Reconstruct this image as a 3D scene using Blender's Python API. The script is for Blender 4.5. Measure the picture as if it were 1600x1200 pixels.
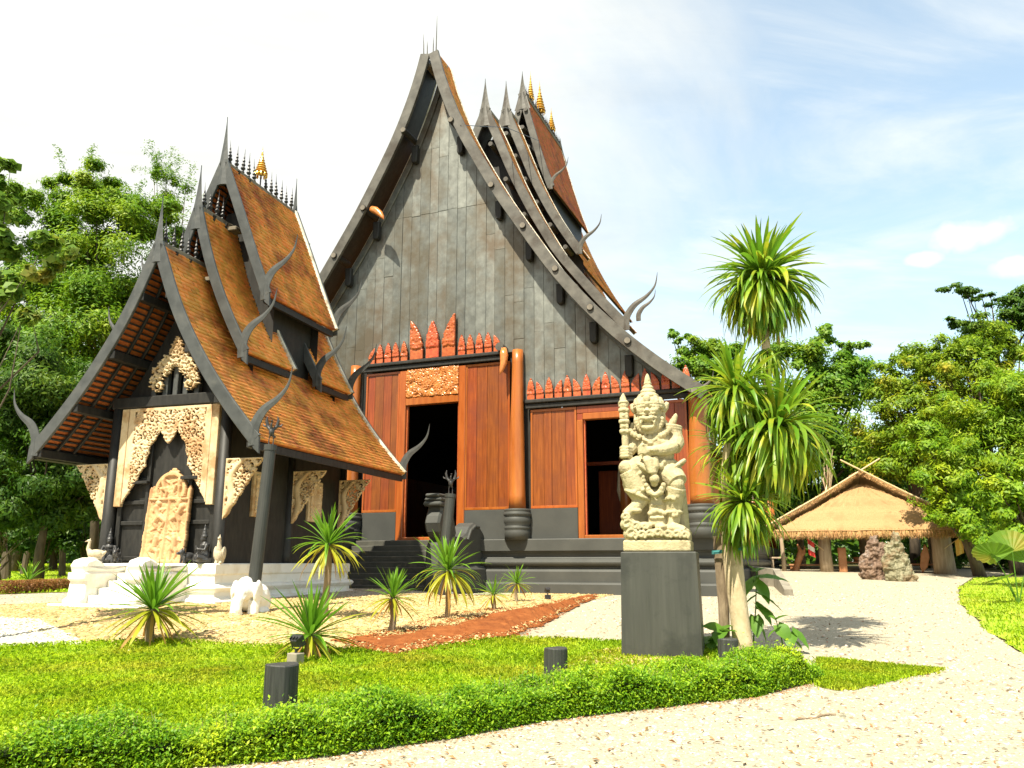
import bpy, math, random
import numpy as np
from mathutils import Vector, Matrix
for o in list(bpy.data.objects): bpy.data.objects.remove(o)
scn = bpy.context.scene
COL = scn.collection
R = math.radians
rng = np.random.default_rng(7)
random.seed(7)

# ---------------------------------------------------------------- camera
FPX, PITCH, EYE = 1270.0, R(12.4), 1.65           # focal length in photo pixels, pitch, eye height
cd = bpy.data.cameras.new('camera'); cam = bpy.data.objects.new('camera', cd); COL.objects.link(cam)
cd.sensor_width = 36; cd.lens = FPX / 1600 * 36; cd.clip_end = 3000; cd.clip_start = 0.1
cam.location = (0, 0, EYE); cam.rotation_euler = (R(90) + PITCH, 0, 0)
scn.camera = cam

# ---------------------------------------------------------------- light
SUN_EL, SUN_AZ = R(57), R(212)                     # azimuth clockwise from +Y: behind the camera, to the left
w = bpy.data.worlds.new('World'); scn.world = w; w.use_nodes = True
nt = w.node_tree; nt.nodes.clear()
N = nt.nodes.new; L = nt.links.new
out = N('ShaderNodeOutputWorld'); bg = N('ShaderNodeBackground'); bg.inputs[1].default_value = 0.14
sky = N('ShaderNodeTexSky'); sky.sky_type = 'NISHITA'; sky.sun_disc = False
sky.sun_elevation = SUN_EL; sky.sun_rotation = SUN_AZ; sky.dust_density = 0.8; sky.air_density = 1.0; sky.ozone_density = 1.0
tint = N('ShaderNodeMix'); tint.data_type = 'RGBA'; tint.blend_type = 'MULTIPLY'; tint.inputs[0].default_value = 1; tint.inputs[7].default_value = (.98, 1.05, .90, 1)
L(sky.outputs[0], tint.inputs[6]); L(tint.outputs[2], bg.inputs[0])
tc = N('ShaderNodeTexCoord'); sep = N('ShaderNodeSeparateXYZ'); L(tc.outputs['Generated'], sep.inputs[0])
def math_(op, a, b=None, clamp=False, tree=nt):
    n = tree.nodes.new('ShaderNodeMath'); n.operation = op; n.use_clamp = clamp
    for i, v in enumerate((a, b)):
        if v is None: continue
        if isinstance(v, (int, float)): n.inputs[i].default_value = v
        else: tree.links.new(v, n.inputs[i])
    return n.outputs[0]
zz = math_('ADD', math_('MAXIMUM', sep.outputs[2], 0.0), 0.22)
comb = N('ShaderNodeCombineXYZ')
L(math_('DIVIDE', sep.outputs[0], zz), comb.inputs[0]); L(math_('DIVIDE', sep.outputs[1], zz), comb.inputs[1])
nz = N('ShaderNodeTexNoise'); nz.inputs['Scale'].default_value = 1.3; nz.inputs['Detail'].default_value = 10; nz.inputs['Roughness'].default_value = 0.58
nz.inputs['Distortion'].default_value = 0.7
L(comb.outputs[0], nz.inputs['Vector'])
# a cloud bank over the left half of the sky, thinning out towards the right
bank = math_('ADD', math_('MULTIPLY', sep.outputs[0], -0.62), 0.13)
cov = math_('ADD', nz.outputs[0], bank)
mr = N('ShaderNodeMapRange'); mr.interpolation_type = 'SMOOTHSTEP'; L(cov, mr.inputs[0])
mr.inputs[1].default_value = 0.26; mr.inputs[2].default_value = 0.78; mr.inputs[3].default_value = 0.15; mr.inputs[4].default_value = 1.0
# two small cumulus puffs low on the right
def puff(px, py, rad, hgt):
    d = Vector(((px-800)/FPX, math.cos(PITCH) - (600-py)/FPX*math.sin(PITCH), math.sin(PITCH) + (600-py)/FPX*math.cos(PITCH))).normalized()
    sv = N('ShaderNodeVectorMath'); sv.operation = 'SUBTRACT'; L(tc.outputs['Generated'], sv.inputs[0]); sv.inputs[1].default_value = d
    sc = N('ShaderNodeVectorMath'); sc.operation = 'MULTIPLY'; L(sv.outputs[0], sc.inputs[0]); sc.inputs[1].default_value = (1/rad, 1/rad, 1/hgt)
    ln = N('ShaderNodeVectorMath'); ln.operation = 'LENGTH'; L(sc.outputs[0], ln.inputs[0])
    n2 = N('ShaderNodeTexNoise'); n2.inputs['Scale'].default_value = 22; n2.inputs['Detail'].default_value = 6; L(tc.outputs['Generated'], n2.inputs['Vector'])
    v = math_('SUBTRACT', math_('ADD', math_('MULTIPLY', n2.outputs[0], 1.5), 0.25), ln.outputs['Value'])
    return math_('MULTIPLY', math_('MULTIPLY', v, 2.2, True), 0.9)
pf = math_('MAXIMUM', math_('MAXIMUM', puff(1515, 368, 0.055, 0.024), puff(1590, 415, 0.035, 0.016)), puff(1440, 405, 0.03, 0.012))
# thin wispy veil over everything
nv = N('ShaderNodeTexNoise'); nv.inputs['Scale'].default_value = 2.4; nv.inputs['Detail'].default_value = 12; nv.inputs['Roughness'].default_value = 0.6; nv.inputs['Distortion'].default_value = 0.6
st = N('ShaderNodeVectorMath'); st.operation = 'MULTIPLY'; L(comb.outputs[0], st.inputs[0]); st.inputs[1].default_value = (.6, 1.5, 1); L(st.outputs[0], nv.inputs['Vector'])
vr = N('ShaderNodeMapRange'); vr.interpolation_type = 'SMOOTHSTEP'; L(nv.outputs[0], vr.inputs[0]); vr.inputs[1].default_value = 0.36; vr.inputs[2].default_value = 0.70; vr.inputs[3].default_value = 0.26; vr.inputs[4].default_value = 0.74
cloud = math_('MAXIMUM', math_('MAXIMUM', mr.outputs[0], vr.outputs[0]), pf)
bgc = N('ShaderNodeBackground'); bgc.inputs[0].default_value = (0.99, 1.0, 0.945, 1); L(math_('ADD', math_('MULTIPLY', nv.outputs[0], 0.22), 0.335), bgc.inputs[1])
mix = N('ShaderNodeMixShader'); L(cloud, mix.inputs[0]); L(bg.outputs[0], mix.inputs[1]); L(bgc.outputs[0], mix.inputs[2])
L(mix.outputs[0], out.inputs[0])
sd = bpy.data.lights.new('sun', 'SUN'); sd.energy = 4.4; sd.angle = R(0.6); sd.color = (1.0, 0.92, 0.75)
so = bpy.data.objects.new('sun', sd); COL.objects.link(so)
sdir = Vector((math.sin(SUN_AZ)*math.cos(SUN_EL), math.cos(SUN_AZ)*math.cos(SUN_EL), math.sin(SUN_EL)))
so.rotation_euler = sdir.to_track_quat('Z', 'Y').to_euler(); so.location = sdir*60
scn.view_settings.view_transform = 'Standard'; scn.view_settings.look = 'None'
scn.view_settings.gamma = 1; scn.view_settings.use_curve_mapping = False
scn.view_settings.exposure = 1.3

# ---------------------------------------------------------------- helpers: materials
def mat(name, c1, c2=None, scale=4, rough=0.7, stretch=(1,1,1), bump=0.0, bscale=None, spec=0.4, rnd=0.0, c3=None, s3=0.6, t3=(0.5,0.62), rough2=None, island=0.0, trans=0.0, metal=0.0, detail=6, coat=0.0):
    m = bpy.data.materials.new(name); m.use_nodes = True; t = m.node_tree; t.nodes.clear()
    n = t.nodes.new; l = t.links.new
    o = n('ShaderNodeOutputMaterial'); b = n('ShaderNodeBsdfPrincipled')
    b.inputs['Roughness'].default_value = rough; b.inputs['Specular IOR Level'].default_value = spec; b.inputs['Metallic'].default_value = metal; b.inputs['Coat Weight'].default_value = coat; b.inputs['Coat Roughness'].default_value = 0.42
    c = n('ShaderNodeTexCoord'); mp = n('ShaderNodeMapping'); mp.inputs['Scale'].default_value = stretch
    l(c.outputs['Object'], mp.inputs[0])
    oi = n('ShaderNodeObjectInfo')
    vec = mp.outputs[0]
    if rnd:
        va = n('ShaderNodeVectorMath'); va.operation = 'ADD'; l(vec, va.inputs[0])
        cb = n('ShaderNodeCombineXYZ'); l(math_('MULTIPLY', oi.outputs['Random'], 37.0, tree=t), cb.inputs[0]); l(math_('MULTIPLY', oi.outputs['Random'], 91.0, tree=t), cb.inputs[2])
        l(cb.outputs[0], va.inputs[1]); vec = va.outputs[0]
    nz = n('ShaderNodeTexNoise'); nz.inputs['Scale'].default_value = scale; nz.inputs['Detail'].default_value = detail; nz.inputs['Roughness'].default_value = 0.6
    l(vec, nz.inputs['Vector'])
    rp = n('ShaderNodeMapRange'); l(nz.outputs[0], rp.inputs[0]); rp.inputs[1].default_value = 0.32; rp.inputs[2].default_value = 0.68
    mx = n('ShaderNodeMix'); mx.data_type = 'RGBA'; l(rp.outputs[0], mx.inputs[0])
    mx.inputs[6].default_value = (*c1, 1); mx.inputs[7].default_value = (*(c2 or c1), 1)
    colr = mx.outputs[2]
    if c3:
        n3 = n('ShaderNodeTexNoise'); n3.inputs['Scale'].default_value = s3; n3.inputs['Detail'].default_value = 8; n3.inputs['Roughness'].default_value = 0.65
        l(c.outputs['Object'], n3.inputs['Vector'])
        r3 = n('ShaderNodeMapRange'); l(n3.outputs[0], r3.inputs[0]); r3.inputs[1].default_value = t3[0]; r3.inputs[2].default_value = t3[1]
        m3 = n('ShaderNodeMix'); m3.data_type = 'RGBA'; l(r3.outputs[0], m3.inputs[0]); l(colr, m3.inputs[6]); m3.inputs[7].default_value = (*c3, 1); colr = m3.outputs[2]
        if rough2 is not None:
            rr = n('ShaderNodeMapRange'); l(r3.outputs[0], rr.inputs[0]); rr.inputs[3].default_value = rough; rr.inputs[4].default_value = rough2; l(rr.outputs[0], b.inputs['Roughness'])
    if rnd or island:
        hs = n('ShaderNodeHueSaturation'); l(colr, hs.inputs['Color'])
        if island:
            g = n('ShaderNodeNewGeometry'); src, amt = g.outputs['Random Per Island'], island
        else: src, amt = oi.outputs['Random'], rnd
        l(math_('ADD', math_('MULTIPLY', src, 2*amt, tree=t), 1-amt, tree=t), hs.inputs['Value'])
        l(math_('ADD', math_('MULTIPLY', src, -0.06*min(1, amt*2), tree=t), 0.5+0.03*min(1, amt*2), tree=t), hs.inputs['Hue'])
        colr = hs.outputs[0]
    l(colr, b.inputs['Base Color'])
    if bump:
        bp = n('ShaderNodeBump'); bp.inputs['Strength'].default_value = bump; bp.inputs['Distance'].default_value = 0.02
        if bscale:
            nb = n('ShaderNodeTexNoise'); nb.inputs['Scale'].default_value = bscale; nb.inputs['Detail'].default_value = 6; l(vec, nb.inputs['Vector']); l(nb.outputs[0], bp.inputs['Height'])
        else: l(nz.outputs[0], bp.inputs['Height'])
        l(bp.outputs[0], b.inputs['Normal'])
    if trans:
        tr = n('ShaderNodeBsdfTranslucent'); l(colr, tr.inputs[0]); ms = n('ShaderNodeMixShader'); ms.inputs[0].default_value = trans
        l(b.outputs[0], ms.inputs[1]); l(tr.outputs[0], ms.inputs[2]); l(ms.outputs[0], o.inputs[0])
    else: l(b.outputs[0], o.inputs[0])
    return m

# ---------------------------------------------------------------- helpers: meshes
def nrm(v): v = np.asarray(v, float); return v/(np.linalg.norm(v)+1e-12)
class MB:
    def __init__(s): s.v = []; s.f = []; s.n = 0
    def add(s, V, Fc):
        V = np.asarray(V, float).reshape(-1, 3); k = s.n; s.v.append(V); s.n += len(V)
        s.f.extend([tuple(i+k for i in f) for f in Fc]); return s
    def box(s, lo, hi, ch=0.0):
        lo = np.array(lo, float); hi = np.array(hi, float)
        if ch <= 0:
            V = [(x, y, z) for x in (lo[0], hi[0]) for y in (lo[1], hi[1]) for z in (lo[2], hi[2])]
            return s.add(V, [(0,1,3,2),(4,6,7,5),(0,4,5,1),(2,3,7,6),(0,2,6,4),(1,5,7,3)])
        bm_ = []; idx = {}
        V = []; F = []
        for a in range(3):
            for sg in (0, 1):
                b, c = [(1,2),(2,0),(0,1)][a]
                q = []
                for (sb, sc) in ((0,0),(1,0),(1,1),(0,1)):
                    p = np.zeros(3); p[a] = (lo, hi)[sg][a]
                    p[b] = hi[b]-ch if sb else lo[b]+ch; p[c] = hi[c]-ch if sc else lo[c]+ch
                    key = (a, sg, (sb if b == 0 else sc if c == 0 else sg), (sb if b == 1 else sc if c == 1 else sg), (sb if b == 2 else sc if c == 2 else sg))
                    idx[key] = len(V); q.append(len(V)); V.append(p)
                F.append(tuple(q) if sg else tuple(q[::-1]))
        def g(a, c): return idx[(a, c[a], *c)]
        for a in range(3):
            for b in range(a+1, 3):
                c = 3-a-b
                for sa in (0,1):
                    for sb in (0,1):
                        k0 = [0,0,0]; k1 = [0,0,0]; k0[a]=k1[a]=sa; k0[b]=k1[b]=sb; k1[c]=1
                        F.append((g(a,k0), g(a,k1), g(b,k1), g(b,k0)))
        for k in [(x,y,z) for x in (0,1) for y in (0,1) for z in (0,1)]: F.append((g(0,k), g(1,k), g(2,k)))
        return s.add(V, F)
    def prism(s, poly, d0, d1, axes='xz', ch=0.0, chb=0.0):
        # polygon (counter-clockwise in its own plane) extruded along the third axis from d0 to d1, optional chamfer at d0
        P = np.array(poly, float); n = len(P)
        ia, ib = {'xz': (0, 2), 'yz': (1, 2), 'xy': (0, 1)}[axes]; ic = 3-ia-ib
        def ring(Q, d):
            o = np.zeros((n, 3)); o[:, ia] = Q[:, 0]; o[:, ib] = Q[:, 1]; o[:, ic] = d; return o
        rings = []
        sg = 1 if d1 > d0 else -1
        if ch > 0: rings += [ring(inset(P, ch), d0), ring(P, d0+sg*ch)]
        else: rings += [ring(P, d0)]
        if chb > 0: rings += [ring(P, d1-sg*chb), ring(inset(P, chb), d1)]
        else: rings += [ring(P, d1)]
        V = np.concatenate(rings); F = []
        for r in range(len(rings)-1):
            for i in range(n):
                j = (i+1) % n; F.append((r*n+i, r*n+j, (r+1)*n+j, (r+1)*n+i))
        F.append(tuple(range(n))[::-1]); F.append(tuple((len(rings)-1)*n+i for i in range(n)))
        return s.add(V, F)
    def tube(s, path, rad, n=8, cap=True, flat=None):
        P = np.array(path, float); m = len(P); rad = np.broadcast_to(np.asarray(rad, float), (m,))
        T = np.gradient(P, axis=0); T /= (np.linalg.norm(T, axis=1)[:, None]+1e-12)
        up = np.array([0, 0, 1.]) if abs(T[0, 2]) < 0.9 else np.array([1., 0, 0])
        a = nrm(np.cross(T[0], up)); V = []
        for i in range(m):
            a = a - T[i]*(a@T[i]); a = nrm(a); b = np.cross(T[i], a)
            for k in range(n):
                th = 2*math.pi*k/n; V.append(P[i] + rad[i]*(math.cos(th)*a + math.sin(th)*b*(flat or 1)))
        F = [(i*n+k, i*n+(k+1) % n, (i+1)*n+(k+1) % n, (i+1)*n+k) for i in range(m-1) for k in range(n)]
        if cap: F += [tuple(range(n))[::-1], tuple((m-1)*n+k for k in range(n))]
        return s.add(V, F)
    def lathe(s, prof, n=16, c=(0, 0, 0)):
        V = []; m = len(prof)
        for r, z in prof:
            for k in range(n):
                th = 2*math.pi*k/n; V.append((c[0]+max(r, 1e-4)*math.cos(th), c[1]+max(r, 1e-4)*math.sin(th), c[2]+z))
        F = [(i*n+k, i*n+(k+1) % n, (i+1)*n+(k+1) % n, (i+1)*n+k) for i in range(m-1) for k in range(n)]
        F += [tuple(range(n))[::-1], tuple((m-1)*n+k for k in range(n))]
        return s.add(V, F)
    def ell(s, c, r, nu=14, nv=9, M=None):
        r = np.broadcast_to(np.asarray(r, float), (3,)); V = [(0, 0, -1)]
        for j in range(1, nv):
            ph = -math.pi/2+math.pi*j/nv
            for k in range(nu): th = 2*math.pi*k/nu; V.append((math.cos(ph)*math.cos(th), math.cos(ph)*math.sin(th), math.sin(ph)))
        V.append((0, 0, 1)); V = np.array(V)*r
        if M is not None: V = V@np.array(M).T
        F = [(0, 1+(k+1) % nu, 1+k) for k in range(nu)]
        for j in range(nv-2):
            for k in range(nu): a = 1+j*nu; F.append((a+k, a+(k+1) % nu, a+nu+(k+1) % nu, a+nu+k))
        e = len(V)-1; a = 1+(nv-2)*nu; F += [(a+k, a+(k+1) % nu, e) for k in range(nu)]
        return s.add(V+np.array(c), F)
    def grid(s, P, flip=False):
        P = np.asarray(P, float); nu, nv = P.shape[:2]
        F = [(i*nv+j, (i+1)*nv+j, (i+1)*nv+j+1, i*nv+j+1) for i in range(nu-1) for j in range(nv-1)]
        if flip: F = [f[::-1] for f in F]
        return s.add(P.reshape(-1, 3), F)
    def mesh(s, name, m=None, smooth=False):
        me = bpy.data.meshes.new(name)
        me.from_pydata(np.concatenate(s.v).tolist() if s.v else [], [], s.f)
        if smooth: me.polygons.foreach_set('use_smooth', np.ones(len(me.polygons), bool))
        if m: me.materials.append(m)
        return me
    def build(s, name, m, parent=None, smooth=False, **k): return put(name, s.mesh(name, m, smooth), parent, **k)
def inset(P, d):
    n = len(P); A = 0.5*sum(P[i][0]*P[(i+1) % n][1]-P[(i+1) % n][0]*P[i][1] for i in range(n)); sg = 1 if A > 0 else -1
    out = []
    for i in range(n):
        p0, p1, p2 = P[i-1], P[i], P[(i+1) % n]
        e1 = nrm(p1-p0); e2 = nrm(p2-p1); n1 = sg*np.array([-e1[1], e1[0]]); n2 = sg*np.array([-e2[1], e2[0]])
        b = n1+n2; out.append(p1 + d*b/max(0.35, (1+n1@n2)))
    return np.array(out)
def quads(name, V, m, nv=4, parent=None, smooth=False, **k):
    # a large soup of faces with nv corners each, straight from numpy
    V = np.asarray(V, np.float32).reshape(-1, 3); nf = len(V)//nv
    me = bpy.data.meshes.new(name); me.vertices.add(len(V)); me.loops.add(len(V)); me.polygons.add(nf)
    me.vertices.foreach_set('co', V.ravel()); me.loops.foreach_set('vertex_index', np.arange(len(V), dtype=np.int32))
    me.polygons.foreach_set('loop_start', np.arange(nf, dtype=np.int32)*nv); me.polygons.foreach_set('loop_total', np.full(nf, nv, np.int32))
    if smooth: me.polygons.foreach_set('use_smooth', np.ones(nf, bool))
    me.update(calc_edges=True); me.materials.append(m)
    return put(name, me, parent, **k)
def indexed(name, V, Fq, m, parent=None, smooth=False, **k):
    V = np.asarray(V, np.float32).reshape(-1, 3); Fq = np.asarray(Fq, np.int32); nv = Fq.shape[1]
    me = bpy.data.meshes.new(name); me.vertices.add(len(V)); me.loops.add(Fq.size); me.polygons.add(len(Fq))
    me.vertices.foreach_set('co', V.ravel()); me.loops.foreach_set('vertex_index', Fq.ravel())
    me.polygons.foreach_set('loop_start', np.arange(len(Fq), dtype=np.int32)*nv); me.polygons.foreach_set('loop_total', np.full(len(Fq), nv, np.int32))
    if smooth: me.polygons.foreach_set('use_smooth', np.ones(len(Fq), bool))
    me.update(calc_edges=True); me.materials.append(m)
    return put(name, me, parent, **k)
def put(name, me, parent=None, loc=None, rot=None, scale=None, kind=None, label=None, cat=None, group=None):
    o = bpy.data.objects.new(name, me); COL.objects.link(o)
    if parent is not None: o.parent = parent
    if loc is not None: o.location = loc
    if rot is not None: o.rotation_euler = rot
    if scale is not None: o.scale = (scale,)*3 if isinstance(scale, (int, float)) else scale
    if kind: o['kind'] = kind
    if label: o['label'] = label
    if cat: o['category'] = cat
    if group: o['group'] = group
    return o
def thing(name, label, cat, loc=(0, 0, 0), rotz=0.0, group=None):
    o = bpy.data.objects.new(name, None); COL.objects.link(o); o.location = loc; o.rotation_euler = (0, 0, rotz); o.empty_display_size = 0.2
    o['label'] = label; o['category'] = cat
    if group: o['group'] = group
    return o
def remesh(mb, name, voxel, m, parent=None, smooth_it=0, noise=0.0, nscale=8.0, **k):
    # melt overlapping shapes into one continuous carved surface
    o = mb.build('tmp_shape', m)
    md = o.modifiers.new('r', 'REMESH'); md.mode = 'VOXEL'; md.voxel_size = voxel; md.use_smooth_shade = True
    if smooth_it:
        sm = o.modifiers.new('s', 'SMOOTH'); sm.factor = 0.5; sm.iterations = smooth_it
    if noise:
        tx = bpy.data.textures.new('stone', 'CLOUDS'); tx.noise_scale = 1.0/nscale
        dm = o.modifiers.new('d', 'DISPLACE'); dm.texture = tx; dm.strength = noise; dm.mid_level = 0.5
    dg = bpy.context.evaluated_depsgraph_get(); dg.update()
    me = bpy.data.meshes.new_from_object(o.evaluated_get(dg)); me.name = name
    old = o.data; bpy.data.objects.remove(o); bpy.data.meshes.remove(old)
    me.materials.clear(); me.materials.append(m)
    me.polygons.foreach_set('use_smooth', np.ones(len(me.polygons), bool))
    return put(name, me, parent, **k)

# ---------------------------------------------------------------- terrain
_D = [0, 6, 8, 10, 12, 14, 16, 18, 20, 24, 28, 34, 40, 44, 50, 60, 100, 2000]
_Z = [0, .02, .10, .17, .22, .30, .42, .50, .56, .62, .62, .85, 1.10, 1.26, 1.40, 1.5, 1.6, 1.6]
def gz(x, y):
    x = np.asarray(x, float); y = np.asarray(y, float)
    z = np.interp(y-0.7, _D, _Z)*0.5 + np.interp(y+0.7, _D, _Z)*0.5
    s = lambda a, b, t: (lambda q: q*q*(3-2*q))(np.clip((t-a)/(b-a), 0, 1))
    z = z + 0.2*s(-0.5, -4.5, x)*s(13.0, 16.5, y)*s(34, 26, y)
    return z
def spot(px, py):
    # where the line of sight through a photo pixel meets the ground
    d = np.array([(px-800)/FPX, math.cos(PITCH)-(600-py)/FPX*math.sin(PITCH), math.sin(PITCH)+(600-py)/FPX*math.cos(PITCH)])
    lo = 3.0
    for D in np.arange(3, 300, 0.1):
        p = np.array([0, 0, EYE]) + d*D/d[1]
        if p[2] <= gz(p[0], p[1]): return np.array([p[0], p[1], float(gz(p[0], p[1]))])
    return np.array([p[0], p[1], 1.6])
def lift(px, py, D):
    # the point D metres ahead on the line of sight through a photo pixel
    d = np.array([(px-800)/FPX, math.cos(PITCH)-(600-py)/FPX*math.sin(PITCH), math.sin(PITCH)+(600-py)/FPX*math.cos(PITCH)])
    return np.array([0, 0, EYE]) + d*D/d[1]
# ---------------------------------------------------------------- materials
M = {}
M['lacquer'] = mat('weathered black lacquer boards with glare in the greys', (.10,.106,.092), (.205,.215,.19), scale=2.6, stretch=(1.2,1.2,1.0), rough=.44, rough2=.54, spec=.8, bump=.35, rnd=.2, c3=(.085,.066,.038), s3=.42, t3=(.44,.60), coat=.5, metal=.6)  # greys lightened to paint in sky glare; brown patches are the boards' own
M['lacquer_dark'] = mat('black painted timber', (.012,.012,.011), (.028,.027,.024), scale=5, stretch=(2,2,.6), rough=.55, bump=.2, spec=.35)
M['barge'] = mat('grey weathered barge boards', (.055,.052,.044), (.12,.113,.096), scale=2.2, rough=.5, bump=.25, rnd=.12, c3=(.045,.036,.026), s3=1.1, t3=(.5,.66))
M['barge_blue'] = mat('blue grey painted barge boards', (.042,.046,.045), (.075,.08,.078), scale=3, rough=.42, bump=.15, rnd=.06, c3=(.10,.10,.09), s3=2.5, t3=(.55,.75))
M['teak'] = mat('varnished teak boards', (.16,.032,.007), (.30,.075,.016), scale=3.2, stretch=(5,5,.3), rough=.33, bump=.12, rnd=.16, spec=.5, c3=(.16,.034,.011), s3=.8, t3=(.45,.7), rough2=.45)
M['teak_frame'] = mat('bright varnished teak frames', (.27,.065,.010), (.37,.105,.02), scale=2.5, stretch=(3,3,.4), rough=.3, bump=.12, rnd=.08, spec=.5)
M['teak_log'] = mat('varnished teak logs', (.27,.075,.012), (.41,.145,.028), scale=1.6, stretch=(2.5,2.5,.3), rough=.3, bump=.2, rnd=.05, spec=.5, c3=(.36,.11,.025), s3=.9)
M['redcarve'] = mat('red lacquered carving', (.34,.055,.02), (.52,.13,.04), scale=9, rough=.28, bump=.3, rnd=.1, spec=.55)
M['goldcarve'] = mat('golden teak carving', (.42,.13,.03), (.60,.23,.06), scale=8, rough=.26, bump=.2, spec=.6)
M['darkgrey'] = mat('dark grey painted render', (.045,.047,.043), (.06,.062,.056), scale=1.3, rough=.62, bump=.08, bscale=30, rnd=.05, spec=.35)
M['step'] = mat('dark grey rendered steps', (.05,.05,.042), (.08,.078,.062), scale=3, rough=.6, bump=.15, bscale=25, rnd=.1, c3=(.14,.12,.08), s3=2.3, t3=(.56,.75))
M['tile'] = mat('terracotta roof tiles', (.62,.225,.038), (.80,.36,.08), scale=2.5, rough=.6, bump=.2, bscale=40, island=.22, c3=(.28,.078,.022), s3=.75, t3=(.47,.64))
M['tile_red'] = mat('red terracotta roof tiles', (.46,.12,.03), (.56,.18,.04), scale=2.5, rough=.6, bump=.3, bscale=40, island=.22, c3=(.3,.075,.03), s3=.9)
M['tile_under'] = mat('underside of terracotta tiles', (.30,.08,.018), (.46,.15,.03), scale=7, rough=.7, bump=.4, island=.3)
M['cap'] = mat('pale mortar roof edge', (.62,.58,.46), (.74,.70,.58), scale=4, rough=.8, bump=.3, c3=(.38,.33,.24), s3=2)
M['ridge'] = mat('grey mortar ridge', (.13,.11,.08), (.21,.18,.13), scale=5, rough=.85, bump=.4)
M['black_iron'] = mat('black iron', (.012,.013,.015), (.03,.03,.033), scale=9, rough=.45, spec=.45)
M['gold'] = mat('gilded metal', (.75,.42,.07), (.85,.55,.13), scale=9, rough=.28, metal=.85, spec=.5)
M['tancarve'] = mat('unpainted carved teak', (.52,.39,.22), (.66,.52,.33), scale=5, rough=.65, bump=.25, c3=(.40,.24,.11), s3=1.6, rnd=.04)
M['reliefwood'] = mat('carved relief wood', (.46,.27,.12), (.62,.40,.21), scale=5, rough=.6, bump=.25, c3=(.42,.22,.10), s3=2.4)
M['white'] = mat('white lime plaster', (.74,.72,.64), (.82,.80,.73), scale=2.5, rough=.75, bump=.1, bscale=30, c3=(.68,.63,.52), s3=1.6)
M['whitestone'] = mat('white marble', (.74,.73,.68), (.84,.83,.78), scale=4, rough=.6, bump=.2, c3=(.58,.54,.44), s3=3.2, t3=(.56,.72))
M['sandstone'] = mat('pale yellow sandstone', (.38,.325,.185), (.50,.435,.265), scale=9, rough=.85, bump=.5, bscale=70, c3=(.22,.18,.10), s3=3.0, t3=(.55,.72))
M['palestone'] = mat('pale carved wood', (.42,.35,.24), (.55,.48,.35), scale=12, rough=.8, bump=.4)
M['plinth'] = mat('black stained timber plinth', (.04,.042,.036), (.062,.064,.055), scale=2, stretch=(4,4,.3), rough=.5, bump=.1, c3=(.032,.034,.03), s3=1.3)
M['bollard'] = mat('charred timber', (.018,.019,.018), (.05,.052,.047), scale=4, stretch=(7,7,.4), rough=.62, bump=.35)
M['bronze'] = mat('dark bronze', (.022,.022,.024), (.05,.05,.05), scale=12, rough=.42, spec=.5, bump=.2)
M['polepaint'] = mat('black painted pole', (.028,.03,.027), (.045,.047,.042), scale=3, stretch=(3,3,.4), rough=.5, bump=.1)
M['bark'] = mat('grey brown bark', (.16,.115,.07), (.30,.23,.15), scale=5, stretch=(2,2,.6), rough=.9, bump=.6, bscale=14)
M['bark_dark'] = mat('dark tree bark', (.05,.038,.025), (.12,.09,.06), scale=4, stretch=(2,2,.5), rough=.9, bump=.6, bscale=10)
M['palebark'] = mat('pale smooth bark', (.42,.33,.19), (.56,.46,.30), scale=5, stretch=(1.5,1.5,1), rough=.8, bump=.35, bscale=20, c3=(.28,.2,.11), s3=3.5, t3=(.55,.72))
M['teal'] = mat('teal webbing strap', (.03,.16,.17), (.05,.22,.22), scale=20, rough=.7)
M['thatch'] = mat('straw thatch', (.31,.18,.075), (.45,.285,.135), scale=6, stretch=(9,2,2), rough=.85, bump=.6, bscale=50, c3=(.33,.195,.085), s3=1.0)
M['straw'] = mat('straw ends', (.34,.19,.065), (.58,.37,.16), rough=.85, island=.35)
M['bamboo'] = mat('bamboo poles', (.50,.36,.18), (.62,.48,.27), scale=6, rough=.5, bump=.1)
M['postwood'] = mat('grey timber posts', (.26,.19,.12), (.42,.33,.23), scale=3, stretch=(4,4,.4), rough=.8, bump=.35)
M['log_end'] = mat('grey log ends', (.12,.105,.085), (.2,.175,.14), scale=8, rough=.8)
M['slab'] = mat('polished timber slabs', (.28,.11,.04), (.42,.2,.09), scale=3, rough=.5, bump=.2)
M['redpaint'] = mat('red cloth', (.5,.03,.03), (.6,.06,.05), rough=.8)
M['yellowcloth'] = mat('yellow cloth', (.6,.36,.06), (.66,.42,.1), rough=.8)
M['rock'] = mat('brown layered rock', (.085,.05,.032), (.23,.15,.10), scale=3, stretch=(3.5,3.5,.9), rough=.7, bump=.9, c3=(.26,.21,.18), s3=2.6, t3=(.54,.66))
M['rock_green'] = mat('grey green layered rock', (.12,.11,.06), (.29,.27,.17), scale=3, stretch=(3.5,3,.9), rough=.7, bump=.9, c3=(.17,.11,.055), s3=1.8, t3=(.5,.62))
M['concrete'] = mat('grey concrete', (.20,.18,.14), (.3,.27,.21), scale=2.5, rough=.85, bump=.25, c3=(.14,.12,.09), s3=1.2)
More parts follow.
